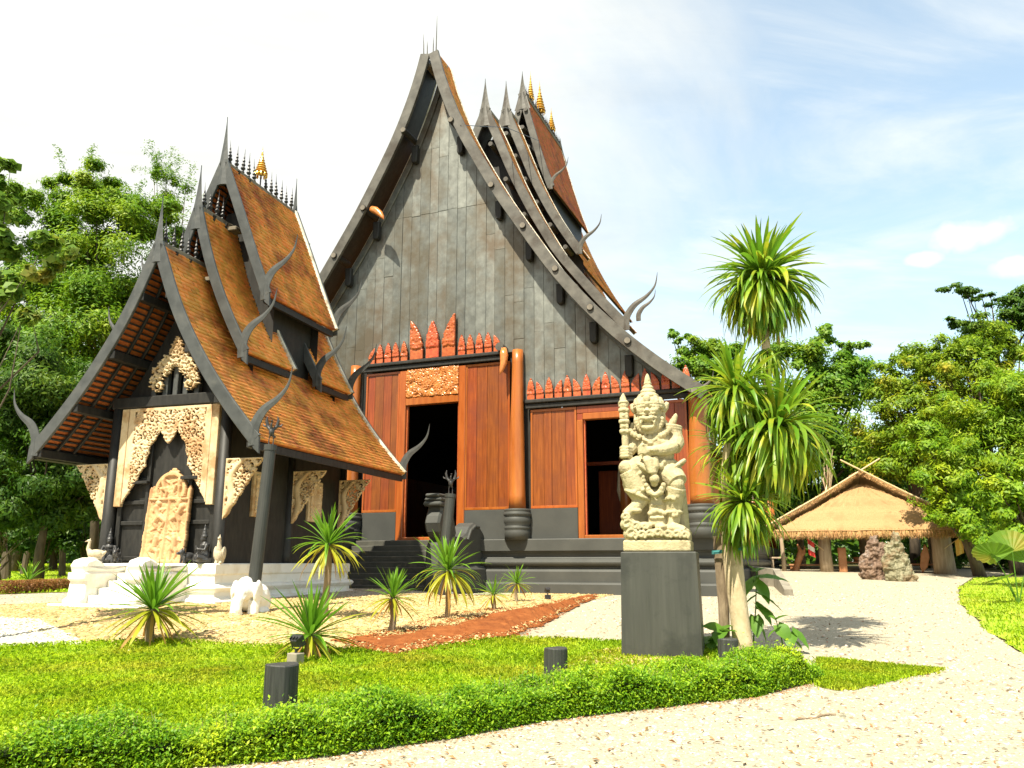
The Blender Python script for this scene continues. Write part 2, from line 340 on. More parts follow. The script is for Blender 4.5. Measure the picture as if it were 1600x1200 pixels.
# ground
M['gravel'] = mat('pale gravel', (.29,.25,.175), (.47,.425,.32), scale=26, rough=.9, bump=.9, bscale=70, spec=.2, c3=(.36,.30,.21), s3=.7, t3=(.52,.8))
M['palegravel'] = mat('white gravel', (.42,.39,.31), (.60,.57,.48), scale=22, rough=.9, bump=.8, bscale=55, spec=.2, island=.3)
M['ochre'] = mat('ochre gravel', (.34,.24,.09), (.50,.37,.17), scale=20, rough=.9, bump=.9, bscale=55, spec=.2, c3=(.58,.45,.25), s3=.8)
M['dirt'] = mat('red laterite soil', (.17,.048,.012), (.27,.09,.025), scale=5, rough=.95, bump=.7, bscale=22, spec=.15, c3=(.11,.03,.009), s3=1.1, t3=(.5,.7))
M['soil'] = mat('forest floor', (.05,.055,.02), (.11,.09,.04), scale=2, rough=.95, bump=.6, bscale=8, spec=.15)
M['lawn'] = mat('lawn thatch', (.20,.30,.02), (.30,.38,.03), scale=5, rough=.9, bump=.5, bscale=40, spec=.15, c3=(.30,.26,.06), s3=.7, t3=(.52,.72))
M['grass'] = mat('grass blades', (.29,.47,.012), (.43,.60,.018), scale=1.2, rough=.55, spec=.25, island=.3, trans=.45, c3=(.48,.50,.035), s3=.55, t3=(.48,.66))
M['pebble'] = mat('gravel stones', (.31,.265,.19), (.56,.51,.40), scale=3, rough=.85, spec=.25, island=.6)
M['pebble_o'] = mat('ochre gravel stones', (.33,.23,.09), (.52,.39,.18), scale=3, rough=.85, spec=.25, island=.55)
M['litter'] = mat('fallen brown leaves', (.22,.10,.03), (.36,.19,.07), scale=3, rough=.8, island=.4)
M['stone_plain'] = mat('loose stones', (.5,.42,.3), (.6,.52,.4), scale=4, rough=.85)
# leaves
def leafmat(name, a, b, c=None, s3=.5, t3=(.5,.65), isl=.3, tr=.42, rough=.5, spec=.3): return mat(name, a, b, scale=.8, rough=rough, spec=spec, island=isl, trans=tr, c3=c, s3=s3, t3=t3)
M['leaf_hedge'] = leafmat('hedge leaves', (.14,.31,.008), (.28,.46,.012), (.44,.56,.02), s3=1.3, isl=.42)
M['leaf_blade'] = leafmat('strap leaves', (.10,.25,.018), (.17,.33,.018), isl=0, spec=.4, rough=.4)
M['leaf_strap_mix'] = leafmat('mixed strap leaves', (.12,.27,.02), (.27,.39,.02), (.42,.42,.03), s3=2.5, isl=.25, spec=.4, rough=.4)
M['leaf_yellow'] = leafmat('yellowing strap leaves', (.32,.36,.02), (.42,.40,.03), isl=0, spec=.4, rough=.4)
M['leaf_dry'] = leafmat('dry strap leaves', (.36,.2,.05), (.46,.28,.07), isl=0, rough=.6)
M['leaf_left'] = leafmat('feathery green leaves', (.09,.22,.008), (.17,.31,.010), (.28,.40,.014), s3=.35)
M['leaf_big'] = leafmat('broad green leaves', (.10,.21,.02), (.18,.29,.03), (.3,.26,.04), s3=.9)
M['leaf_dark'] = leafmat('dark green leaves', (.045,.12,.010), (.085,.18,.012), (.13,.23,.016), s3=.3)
M['leaf_shade'] = leafmat('drooping leaves with canopy shade painted in', (.035,.10,.007), (.075,.165,.009), (.14,.25,.012), s3=.5, t3=(.52,.66))  # green darkened to paint in the shade under the canopy
M['leaf_mid'] = leafmat('mid green leaves', (.09,.22,.012), (.16,.30,.015), (.25,.34,.018), s3=.3)
M['leaf_lime'] = leafmat('yellow green leaves', (.14,.29,.010), (.24,.38,.014), (.34,.43,.018), s3=.4)
M['leaf_gold'] = leafmat('golden flowering leaves', (.14,.27,.012), (.24,.34,.016), (.44,.40,.02), s3=.5, t3=(.54,.70))
M['leaf_plant'] = leafmat('soft broad leaves', (.09,.22,.022), (.15,.29,.035), isl=0)
M['leaf_brown'] = leafmat('dry brown hedge leaves', (.2,.09,.03), (.32,.16,.05))
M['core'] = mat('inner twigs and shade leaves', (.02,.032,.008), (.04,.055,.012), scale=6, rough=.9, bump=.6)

# ---------------------------------------------------------------- ground
def sheet(name, xs, ys, m, dz=0.0, kind='structure', label=None):
    X, Y = np.meshgrid(xs, ys, indexing='ij'); P = np.stack([X, Y, gz(X, Y)+dz], -1)
    nu, nv = X.shape; i, j = np.meshgrid(np.arange(nu-1), np.arange(nv-1), indexing='ij'); a = (i*nv+j).ravel()
    return indexed(name, P, np.stack([a, a+nv, a+nv+1, a+1], 1), m, smooth=True, kind=kind, label=label)
far = np.concatenate([-np.geomspace(900, 40, 14), np.linspace(-38, 38, 77), np.geomspace(40, 900, 14)])
fary = np.concatenate([[-60, -30, -12], np.linspace(-8, 70, 157), np.geomspace(73, 1500, 16)])
sheet('ground', far, fary, M['soil'])
def patch(name, A, B, m, dz, nu=90, nv=36, kind='structure', wob=0.0, wav=0.0):
    # a strip of ground between two boundary lines A and B (lists of xy points)
    def res(P, n):
        P = np.array(P, float)[:, :2]; d = np.r_[0, np.cumsum(np.linalg.norm(np.diff(P, axis=0), axis=1))]
        t = np.linspace(0, d[-1], n); return np.stack([np.interp(t, d, P[:, k]) for k in range(2)], 1)
    a, b = res(A, nu), res(B, nu)
    if wob:
        r = np.random.default_rng(len(name)); a = a + r.normal(0, wob, a.shape); b = b + r.normal(0, wob, b.shape)
    if wav:        # ragged, wandering borders
        r = np.random.default_rng(len(name)+7)
        for e in (a, b):
            L_ = np.r_[0, np.cumsum(np.linalg.norm(np.diff(e, axis=0), axis=1))]
            for k in range(2): e[:, k] += wav*sum(np.sin(L_*f*r.uniform(.7, 1.3)+r.uniform(0, 6.28))/f**.7 for f in (2.1, 4.7, 9.3, 17.0))
    t = np.linspace(0, 1, nv)[None, :, None]
    P2 = a[:, None]*(1-t) + b[:, None]*t
    P = np.concatenate([P2, (gz(P2[..., 0], P2[..., 1])+dz)[..., None]], -1)
    i, j = np.meshgrid(np.arange(nu-1), np.arange(nv-1), indexing='ij'); q = (i*nv+j).ravel()
    F = np.stack([q, q+nv, q+nv+1, q+1], 1)
    e1 = P[1, 0]-P[0, 0]; e2 = P[0, 1]-P[0, 0]
    if np.cross(e1, e2)[2] < 0: F = F[:, ::-1]
    o = indexed(name, P, F, m, smooth=True, kind=kind); return o, P
def S(*pts): return [spot(*p) for p in pts]
# gravel yard: from the road in front of the hedge round to the hut
yard, YP = patch('gravel_yard', [(-14, -6), (-14, 6), (-16, 16), (-17, 25), (-14, 40)], [(40, -6), (34, 6)]+[tuple(p[:2]) for p in S((1597,1024),(1540,985),(1500,945),(1497,918),(1520,903))]+[(24, 40), (26, 52)], M['gravel'], .012, 200, 120)
# lawns
hed = [(-200,1300),(-60,1262),(0,1240),(300,1214),(500,1194),(700,1166),(850,1136),(1000,1118),(1180,1098),(1290,1070)]
lawn_front = S((-260,1270),(0,1225),(300,1200),(500,1180),(700,1152),(850,1122),(1000,1104),(1180,1084),(1285,1058))
lawn_back = S((-260,1020),(0,1014),(130,1006),(300,1004),(430,1014),(560,1020),(612,1029),(700,1010),(800,1000),(900,1003),(980,1006),(1120,1015))
lawn, LP = patch('lawn', lawn_front, lawn_back, M['lawn'], .03, 260, 40, wob=.012, wav=.035)
spit, SP = patch('lawn_spit', S((1270,1075),(1310,1083),(1340,1081),(1400,1066),(1472,1050)), S((1275,1032),(1310,1034),(1380,1042),(1430,1046),(1474,1049)), M['lawn'], .018, 110, 16, wob=.015, wav=.04)
rl, RP = patch('lawn_by_trees', S((1640,1045),(1597,1022),(1540,985),(1500,945),(1499,918),(1525,903)), [(24, 14), (26, 20), (30, 28), (36, 38)], M['lawn'], .02, 160, 40, wob=.02, wav=.06)
ll, LLP = patch('lawn_behind_temple', S((-260,935),(0,930),(118,926)), [(-60, 60), (-40, 62), (-16, 62)], M['lawn'], .03, 40, 30)
# beds round the young palms
bed, BP = patch('ochre_gravel_bed', S((140,1010),(300,1008),(430,1018),(560,1024),(640,1012),(760,985),(860,962),(955,931)), [(-13.5, 17.5), (-10, 19.5), (-7.0, 20.5), (-4, 21.5), (-2.5, 25.5), (1, 28.5), (3.6, 27.5)], M['ochre'], .022, 100, 40, wob=.02)
wbed, WP = patch('white_pebble_bed', S((-200,1022),(0,1017),(140,1010)), S((-200,962),(0,968),(60,972)), M['palegravel'], .026, 60, 16, wob=.0)
ring_p, RPP = patch('gravel_round_plinth', S((880,1048),(940,1056),(1040,1058),(1110,1054)), S((925,1022),(970,1016),(1040,1014),(1110,1016)), M['ochre'], .036, 40, 16, wob=.02)
# red soil heaped along the lawn edge
dA = S((520,1003),(560,1021),(612,1030),(690,1017),(800,1001),(860,972),(935,934)); dB = S((540,1000),(600,993),(660,983),(760,965),(830,955),(880,942),(930,933))
def soil_heap():
    o, P = patch('red_soil_bed', dA, dB, M['dirt'], .034, 260, 30, wav=.13)
    nu, nv = P.shape[:2]; t = np.linspace(0, 1, nv)[None]; s_ = np.linspace(0, 1, nu)[:, None]
    r = np.random.default_rng(3); bump = np.zeros((nu, nv))
    for k in range(160):
        c0, c1, rr = r.random(), r.random(), r.uniform(.02, .1); bump += r.uniform(.2, 1)*np.exp(-(((s_-c0)*1.6)**2+((t-c1)*.35)**2)/rr**2)
    h = (.05 + .03*bump + r.normal(0, .012, (nu, nv)))*np.sin(np.pi*t)**1.2*np.sin(np.pi*np.clip(s_, .0, 1))**.5
    P[..., 2] += np.nan_to_num(h); o.data.vertices.foreach_set('co', P.reshape(-1).astype(np.float32)); o.data.update()
soil_heap()
# grass blades: stuff
def sample(P, n, r, bias=None):
    nu, nv = P.shape[:2]
    a = P[:-1, :-1]; b = P[1:, :-1]; c = P[1:, 1:]; d = P[:-1, 1:]
    ar = np.linalg.norm(np.cross(b-a, d-a), axis=-1)
    if bias is not None: ar = ar*bias((a+c)/2)
    ar = ar.ravel()/ar.sum(); k = r.choice(len(ar), n, p=ar); i, j = np.unravel_index(k, (nu-1, nv-1))
    u, v = r.random((2, n, 1)); return a[i, j]*(1-u)*(1-v)+b[i, j]*u*(1-v)+c[i, j]*u*v+d[i, j]*(1-u)*v
def blades(name, P, n, h, wd, seed, label, bias=None):
    r = np.random.default_rng(seed); p = sample(P, n, r, bias)
    th = r.uniform(0, 2*np.pi, n); lean = r.uniform(.15, 1.0, n); hh = h*r.uniform(.45, 1.25, n)
    # patchy growth
    hh *= .75+.5*(np.sin(p[:, 0]*2.1+np.sin(p[:, 1]*1.7))*np.sin(p[:, 1]*2.6+1.3*np.sin(p[:, 0]*1.1)))*.5+.1
    d = np.stack([np.cos(th), np.sin(th), np.zeros(n)], 1); s_ = np.stack([-np.sin(th), np.cos(th), np.zeros(n)], 1)*(wd*r.uniform(.6, 1.3, n)/2)[:, None]
    st = r.random(n) < .14; p[st, :2] += r.normal(0, .09, (st.sum(), 2))
    mid = p + d*(hh*lean*.35)[:, None] + np.array([0, 0, 1])*(hh*.6)[:, None]
    tip = p + d*(hh*lean)[:, None] + np.array([0, 0, 1])*(hh*(1.05-.45*lean))[:, None]
    V = np.stack([p-s_, p+s_, mid+s_*.8, tip, mid-s_*.8], 1)
    return quads(name, V, M['grass'], 5, kind='stuff', label=label)
blades('grass', LP, 150000, .075, .011, 1, None, lambda q: 1/np.maximum(q[..., 1], 6)**1.5)
blades('grass', SP, 14000, .06, .012, 2, None)
blades('grass', RP, 45000, .08, .02, 3, None, lambda q: 1/np.maximum(q[..., 1], 6)**1.6)
blades('grass', LLP, 26000, .10, .05, 4, None, lambda q: 1/np.maximum(q[..., 1], 6)**1.6)
# loose stones: stuff
OCT = np.array([(1,0,0),(0,1,0),(-1,0,0),(0,-1,0),(.1,.1,1),(0,0,-.6)]); OCF = np.array([(0,1,4),(1,2,4),(2,3,4),(3,0,4)])
def pebbles(name, P, n, size, m, seed, bias=None, label=None):
    r = np.random.default_rng(seed); p = sample(P, n, r, bias); s_ = size*r.lognormal(0, .4, (n, 1))
    th = r.uniform(0, 6.28, n); c, s2 = np.cos(th), np.sin(th)
    base = OCT[None]+r.normal(0, .22, (n, 6, 3)); base = base*np.array([1, .8, .5])
    rot = np.stack([base[..., 0]*c[:, None]-base[..., 1]*s2[:, None], base[..., 0]*s2[:, None]+base[..., 1]*c[:, None], base[..., 2]], -1)
    V = (rot*s_[:, None]+p[:, None]).reshape(-1, 3); F = (np.arange(n)[:, None, None]*6+OCF[None]).reshape(-1, 3)
    return indexed(name, V, F, m, kind='stuff', label=label)
near = lambda q: np.where((q[..., 1] > 5) & (np.abs(q[..., 0]) < q[..., 1]*.75), 1/np.maximum(q[..., 1], 5)**2.2, 0)
pebbles('gravel', YP, 70000, .012, M['pebble'], 11, near)
pebbles('gravel', BP, 34000, .026, M['pebble_o'], 12, lambda q: 1/np.maximum(q[..., 1], 6)**1.5)
pebbles('gravel', RPP, 1800, .022, M['pebble_o'], 17)
pebbles('white_pebbles', WP, 9000, .026, M['palegravel'], 13)
pebbles('gravel', np.concatenate([WP[:, -5:], WP[:, :3]], 1)+np.array([0, .15, .0]), 2500, .026, M['palegravel'], 16)
def litter(name, P, n, size, seed, bias, m):
    r = np.random.default_rng(seed); p = sample(P, n, r, bias)+np.array([0, 0, .012]); th = r.uniform(0, 6.28, n); s_ = size*r.uniform(.5, 1.3, n)
    d = np.stack([np.cos(th), np.sin(th), r.normal(0, .25, n)], 1)*s_[:, None]; e = np.stack([-np.sin(th), np.cos(th), r.normal(0, .3, n)], 1)*(s_*.35)[:, None]
    up = np.array([0, 0, 1])*(s_*.2)[:, None]
    return quads(name, np.stack([p-d, p+e+up, p+d, p-e+up], 1), m, 4, kind='stuff')
o_, DP = patch('soil_edge', dA, dB, M['dirt'], .028, 60, 12); bpy.data.objects.remove(o_); DP = DP+np.array([0, 0, .05])
r_ = np.random.default_rng(4); DPj = DP.copy(); pebbles('gravel', np.concatenate([DP[:, :3], DP[:, -4:]], 1), 2600, .02, M['pebble_o'], 15)
pebbles('gravel', np.stack([DP[:, 0]+(DP[:, -1]-DP[:, 0])*q for q in (.62, .75, .88, 1.0, 1.15)], 1), 2200, .02, M['pebble_o'], 18)
pebbles('soil_clods', DP+np.array([0, 0, .01]), 2600, .022, M['dirt'], 14)
pebbles('soil_clods', np.stack([DP[:, 0]+(DP[:, -1]-DP[:, 0])*q-np.array([0, 0, .03]) for q in (-.12, 0, .9, 1.0, 1.12, 1.4)], 1), 5200, .018, M['dirt'], 20)
litter('leaf_litter', YP, 5200, .032, 21, lambda q: near(q)**.6*(q[..., 1] < 34), M['litter'])
pebbles('gravel', YP, 9000, .024, M['pebble'], 19, lambda q: near(q)**.55*(q[..., 1] < 40))
# ---------------------------------------------------------------- roof pieces shared by both temples
def resample(prof, p):
    P = np.array(prof, float); d = np.r_[0, np.cumsum(np.linalg.norm(np.diff(P, axis=0), axis=1))]
    # smooth the hand-measured profile before stepping along it
    n = max(2, int(round(d[-1]/p))+1); t = np.linspace(0, d[-1], n)
    Q = np.stack([np.interp(t, d, P[:, k]) for k in range(2)], 1)
    k = max(1, int(0.5/p))
    for _ in range(3):
        W = np.pad(Q, ((k, k), (0, 0)), mode='reflect', reflect_type='odd'); c = np.cumsum(np.r_[np.zeros((1, 2)), W], 0)
        Q = (c[2*k+1:]-c[:-2*k-1])/(2*k+1)
    return Q
def normals2(Q):
    T = np.gradient(Q, axis=0); T /= np.linalg.norm(T, axis=1)[:, None]; return np.stack([-T[:, 1], T[:, 0]], 1)*np.where(Q[-1, 0] >= Q[0, 0], 1, -1)
def tiles(name, prof, y0, y1, side, pitch, width, th, m, parent, seed=0):
    r = np.random.default_rng(seed); Q = resample(prof, pitch); Nn = normals2(Q); n = len(Q)-1
    ny = max(1, int(round((y1-y0)/width))); ys = np.linspace(y0, y1, ny+1)
    up, lo = Q[:-1], Q[1:]+(Q[1:]-Q[:-1])*.25; nu, nl = Nn[:-1], Nn[1:]
    I, J = np.meshgrid(np.arange(n), np.arange(ny), indexing='ij'); I = I.ravel(); J = J.ravel(); k = len(I)
    off = np.where(I % 2, 0.0, 0.0); a = ys[J]+.001; b = ys[J+1]-.001
    t = th*r.uniform(.85, 1.15, k)[:, None]; tw = r.normal(0, th*.07, (k, 1)); sl = r.normal(0, pitch*.02, (k, 1))
    dn = (lo-up)[I]/np.linalg.norm((lo-up)[I], axis=1)[:, None]
    U = up[I]+nu[I]*th*.3; Lw = lo[I]+dn*sl
    def pt(q, y): return np.stack([q[:, 0]*side, y, q[:, 1]], 1)
    V = np.stack([pt(U, a), pt(U, b), pt(Lw+nl[I]*(t+tw), a), pt(Lw+nl[I]*(t-tw), b), pt(Lw+nl[I]*.0, a), pt(Lw+nl[I]*.0, b)], 1)
    q = np.arange(k)[:, None]*6
    F = np.concatenate([q+np.array([0, 1, 3, 2]), q+np.array([2, 3, 5, 4])])
    if side > 0: F = F[:, ::-1]
    return indexed(name, V, F, m, parent, kind='stuff')
def strip(name, outer, inner, y0, y1, side, m, parent, ch=.012, **k):
    # a curved board lying in the gable plane between two lines, with depth y0..y1
    o = np.array(outer)*[side, 1]; i = np.array(inner)*[side, 1]; n = len(o); mb = MB(); V = []
    c = (o+i)/2
    for a, b, mm in zip(o, i, c):
        u = nrm(a-b)*ch
        V += [(a[0]-u[0], y0, a[1]-u[1]), (a[0], y0+ch, a[1]), (a[0], y1, a[1]), (b[0], y1, b[1]), (b[0], y0+ch, b[1]), (b[0]+u[0], y0, b[1]+u[1])]
    F = [(q*6+e, q*6+(e+1) % 6, (q+1)*6+(e+1) % 6, (q+1)*6+e) for q in range(n-1) for e in range(6)]
    F += [tuple(range(6)), tuple((n-1)*6+e for e in range(6))[::-1]]
    mb.add(V, F); return mb.build(name, m, parent, **k)
def horn_mesh(pts, w0, th):
    # a flat S-curved finial: base at the first point, tapering to a tip
    P = np.array(pts, float); d = np.r_[0, np.cumsum(np.linalg.norm(np.diff(P, axis=0), axis=1))]; t = np.linspace(0, d[-1], 26)
    Q = np.stack([np.interp(t, d, P[:, k]) for k in range(2)], 1)
    for _ in range(4): Q[1:-1] = (Q[:-2]+2*Q[1:-1]+Q[2:])/4
    T = np.gradient(Q, axis=0); T /= np.linalg.norm(T, axis=1)[:, None]; Nn = np.stack([-T[:, 1], T[:, 0]], 1)
    s_ = np.linspace(0, 1, 26); wd = w0*(1-s_)**.75*(1+.25*np.sin(s_*5))+.004
    mb = MB(); V = []
    for q, n2, ww, u in zip(Q, Nn, wd, s_):
        h = th/2*(1-.6*u); a = q+n2*ww/2; b = q-n2*ww/2
        V += [(a[0], -h*.4, a[1]), (q[0], -h, q[1]), (b[0], -h*.4, b[1]), (b[0], h*.4, b[1]), (q[0], h, q[1]), (a[0], h*.4, a[1])]
    F = [(q*6+e, q*6+(e+1) % 6, (q+1)*6+(e+1) % 6, (q+1)*6+e) for q in range(25) for e in range(6)]
    F += [tuple(range(6)), tuple(25*6+e for e in range(6))[::-1]]
    mb.add(V, F); return mb
def mirror(pts, side): return [(x*side, z) for x, z in pts]
def spire_mb(zb, zt, hw, th):
    # tall pointed finial made of two slightly folded faces
    zs = np.linspace(0, 1, 12); mb = MB(); V = []
    for u in zs:
        ww = hw*((1-u)**1.35)*(1-.12*np.sin(u*math.pi))+.004; z = zb+(zt-zb)*u; h = th/2*(1-.75*u)
        V += [(-ww, 0, z), (0, -h, z), (ww, 0, z), (0, h, z)]
    F = [(q*4+e, q*4+(e+1) % 4, (q+1)*4+(e+1) % 4, (q+1)*4+e) for q in range(11) for e in range(4)]+[(3, 2, 1, 0), (44, 45, 46, 47)]
    return mb.add(V, F)
def slope(prof, y0, y1, side, root, pitch, width, th, mt, seed, under=None, drop=.05):
    Q = resample(prof, .35); Nn = normals2(Q); mb = MB()
    A = Q-Nn*.01; B = Q-Nn*(drop+.06)
    V = []
    for a, b in zip(A, B): V += [(a[0]*side, y0, a[1]), (a[0]*side, y1, a[1]), (b[0]*side, y1, b[1]), (b[0]*side, y0, b[1])]
    n = len(Q)
    F = [(q*4+e, q*4+(e+1) % 4, (q+1)*4+(e+1) % 4, (q+1)*4+e) for q in range(n-1) for e in range(4)]+[(0, 1, 2, 3), (n*4-1, n*4-2, n*4-3, n*4-4)]
    mb.add(V, F)
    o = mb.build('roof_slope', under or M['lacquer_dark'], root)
    tiles('roof_tiles', prof, y0, y1, side, pitch, width, th, mt, o, seed)
    return o

# ---------------------------------------------------------------- main temple
YAW = R(-21.5)
main = thing('black_temple', 'huge dark timber temple with a tall plank gable, teak front and steep stacked roofs', 'temple', (-2.837, 30, 0), YAW)
ZB = .3
P1 = [(.30,21.5),(.48,20.75),(.75,19.9),(1.1,18.95),(1.6,17.8),(2.4,16.3),(3.1,15.05),(4.25,13.25),(5.2,11.8),(6.3,10.4),(7.0,9.65),(7.7,8.95),(8.85,7.93),(10.15,6.95)]
P1 = [(x*1.012, 1.65+(z-1.65)*1.014) for x, z in P1]
P2 = [(.02,22.3),(.6,21.0),(1.4,18.9),(2.3,16.95),(3.5,14.75),(5.1,12.65),(6.4,11.1)]
P3 = [(.02,23.7),(.35,22.9),(.9,21.4),(1.55,19.65),(2.35,17.95),(3.25,16.4),(3.75,15.65)]
P4 = [(.02,25.9),(.45,24.2),(.9,22.5),(1.25,21.3),(1.62,20.25)]
HORN = [(0,-.15),(-.02,.3),(.3,.75),(.75,.98),(1.1,1.35),(1.18,1.85)]
def tier(root, prof, y0, y1, bw, sp, mb_, mt, seed, pitch, width, th, spire=None, horn=None, rear=False, thick=.1, capm=None, hs=1.0, under=None, horn_sides=(-1, 1)):
    Q = resample(prof, .3); Nn = normals2(Q)
    for side in (-1, 1):
        slope(prof, y0+.02, y1, side, root, pitch, width, th, mt, seed+(side > 0), under=under)
        strip('barge_board', Q+Nn*.09, Q-Nn*(bw-.09), y0-thick, y0, side, mb_, root)
        if capm:   # pale mortar edge along the back verge
            strip('verge_cap', Q+Nn*.05, Q-Nn*.12, y1-.02, y1+.05, side, capm, root)
        if horn and side in horn_sides:
            e = Q[-1]-Nn[-1]*.1
            hm = horn_mesh([(side*(x*hs), z*hs) for x, z in HORN], .24*hs, .1)
            hm.build('roof_horn', mb_, root, loc=(e[0]*side, y0-thick/2-.02, e[1]))
    if spire: spire_mb(spire[0], spire[1], spire[2], .16).build('roof_spire', mb_, root, loc=(0, y0-thick/2-.01, 0))
tier(main, P1, -.85, .35, .42, None, M['barge'], M['tile'], 10, .16, .22, .035, thick=.12, capm=M['cap'])
for o in [q for q in COL.objects if q.parent == main]: o.location.x -= .17
tier(main, P2, 4.4, 5.7, .4, None, M['barge'], M['tile'], 20, .16, .22, .035, spire=(21.3, 23.75, .5), horn=True, capm=M['cap'], hs=1.15)
tier(main, P3, 7.0, 8.2, .4, None, M['barge'], M['tile'], 30, .16, .22, .035, spire=(22.7, 25.2, .48), horn=True, capm=M['cap'], hs=.9)
tier(main, P4, 9.3, 15.6, .36, None, M['barge'], M['tile_red'], 40, .16, .22, .035, spire=(24.9, 27.15, .45), horn=True, capm=M['cap'], hs=.8)
# the long roofs behind each front slab lie lower
def lower(prof, d):
    Q = resample(prof, .5); Nn = normals2(Q); I = Q-Nn*d; I = I[I[:, 0] > .02]; I = I[np.r_[True, np.diff(I[:, 0]) > 0]]
    k = (I[1, 1]-I[0, 1])/(I[1, 0]-I[0, 0]); return [(.01, I[0, 1]-k*I[0, 0])]+[tuple(q) for q in I]
P1L, P2L, P3L = lower(P1, 1.25), lower(P2, .6), lower(P3, .4)
for prof, y0, y1, sd in ((P1L, .3, 26, 12), (P2L, 5.6, 21, 22), (P3L, 8.9, 18.3, 32)):
    for side in (-1, 1): slope(prof, y0, y1, side, main, .16, .22, .035, M['tile'], sd+(side > 0))
for y, e, s_ in ((18.3, (3.8, 15.6), .9), (21.1, (6.45, 11.05), .95)):
    for side in (-1, 1):
        horn_mesh([(side*x*s_, z*s_) for x, z in HORN], .3*s_, .12).build('roof_horn', M['barge'], main, loc=(e[0]*side, y, e[1]))
spire_mb(24.9, 26.6, .4, .16).build('roof_spire', M['barge'], main, loc=(0, 15.7, 0))
# paired tips and thin spikes at the front apex
for x, h in ((-.43, .7), (-.27, .35), (-.01, .45), (.12, 1.4)):
    MB().tube([(x, -.91, 21.5), (x*1.05, -.91, 21.9+h*.5), (x*1.1, -.91, 22.0+h)], [.028, .018, .004], 6).build('apex_spike', M['barge'], main)
MB().box((-.44, -.78, 21.26), (.10, .3, 21.42), .04).build('ridge', M['ridge'], main)
for z, y0, y1 in ((22.2, 4.45, 5.7), (23.6, 7.05, 8.2), (25.8, 9.35, 15.6)): MB().box((-.15, y0, z-.08), (.15, y1, z+.12), .03).build('ridge', M['ridge'], main)
# ridge spikes and gilded tiered finials of the top roof
def spike_mesh(h, r):
    prof = [(r*.5, 0), (r*.9, .08*h), (r*.5, .13*h), (r*1.2, .22*h), (r*.55, .3*h), (r*.95, .36*h), (r*.4, .44*h), (r*.7, .5*h), (r*.3, .58*h), (r*.4, .63*h), (r*.16, .72*h), (.002, h)]
    return MB().lathe(prof, 7)
sp_me = spike_mesh(.75, .075).mesh('ridge_spike', M['black_iron'])
for k in range(24): put('ridge_spike', sp_me, main, loc=(0, 9.7+k*.25, 25.9), rot=(random.uniform(-.06, .06), random.uniform(-.06, .06), 0))
def chatra(h, r):
    prof = [(r*.25, 0), (r*.25, .03*h)]
    for i in range(7):
        z = .05*h+i*.088*h; q = r*(1-i*.118)
        prof += [(q*.72, z), (q, z+.004*h), (q*.9, z+.03*h), (q*.62, z+.055*h), (q*.55, z+.08*h)]
    prof += [(r*.16, .68*h), (r*.2, .72*h), (r*.09, .75*h), (r*.12, .8*h), (.05*r, .84*h), (.002, h)]
    return MB().lathe(prof, 14)
def chatra_thing(parent_pt, h, r, label, stem):
    t = thing('tiered_finial', label, 'roof finial', parent_pt, 0, 'gilded tiered finials on the roof ridges')
    MB().tube([(0, 0, -.1), (0, 0, stem+.05)], .022, 6).build('rod', M['black_iron'], t)
    chatra(h, r).build('gilded_tiers', M['gold'], t, smooth=False, loc=(0, 0, stem))
    mb = MB()
    for k in range(10):
        a = k*.628; mb.ell((math.cos(a)*r*.85, math.sin(a)*r*.85, stem-.02), (.035, .035, .07), 6, 5)
    mb.build('hanging_bells', M['gold'], t)
    return t
Mw = Matrix.Translation((-2.837, 30, 0)) @ Matrix.Rotation(YAW, 4, 'Z')
for (y, z, h, r, lab) in ((10.5, 25.9, 1.7, .2, 'slim gilded tiered finial nearest the tallest spire of the black temple'), (12.0, 25.9, 2.0, .33, 'largest gilded tiered finial on the top ridge of the black temple'), (14.0, 25.9, 1.45, .25, 'small gilded tiered finial at the far end of the black temple ridge')):
    chatra_thing(Mw @ Vector((0, y, z)), h, r, lab, .35)
# dark closed gables between the stacked roofs
def gable_fill(prof, y, zlow, m, d=.12, drop=.25):
    Q = resample(prof, .6); Nn = normals2(Q); I = Q-Nn*drop; I = I[I[:, 0] > .05]
    poly = [(-x, z) for x, z in I[::-1]]+[(x, z) for x, z in I]
    mb = MB(); n = len(I)
    for a, b in zip(I[:-1], I[1:]):
        mb.add([(-a[0], y, a[1]), (a[0], y, a[1]), (b[0], y, b[1]), (-b[0], y, b[1])], [(0, 1, 2, 3)])
    b = I[-1]; mb.add([(-b[0], y, b[1]), (b[0], y, b[1]), (b[0], y, zlow), (-b[0], y, zlow)], [(0, 1, 2, 3)])
    return mb
for prof, y, zl in ((P2, 5.3, 10.0), (P3, 7.9, 14.0), (P4, 10.1, 18.5)): gable_fill(prof, y, zl, None).build('gable_panel', M['lacquer_dark'], main)
# small log ends along the upper barge boards
dk = MB().tube([(0, -.2, 0), (0, .8, 0)], .11, 10).mesh('purlin', M['barge'])
for prof, y0, n in ((P2, 4.4, 6), (P3, 7.0, 6), (P4, 9.3, 5)):
    Q = resample(prof, .2); Nn = normals2(Q)
    for k in range(1, n+1):
        i = int(k*(len(Q)-1)/(n+.3)); q = Q[i]-Nn[i]*.5
        for side in (-1, 1): put('purlin', dk, main, loc=(q[0]*side, y0, q[1]))

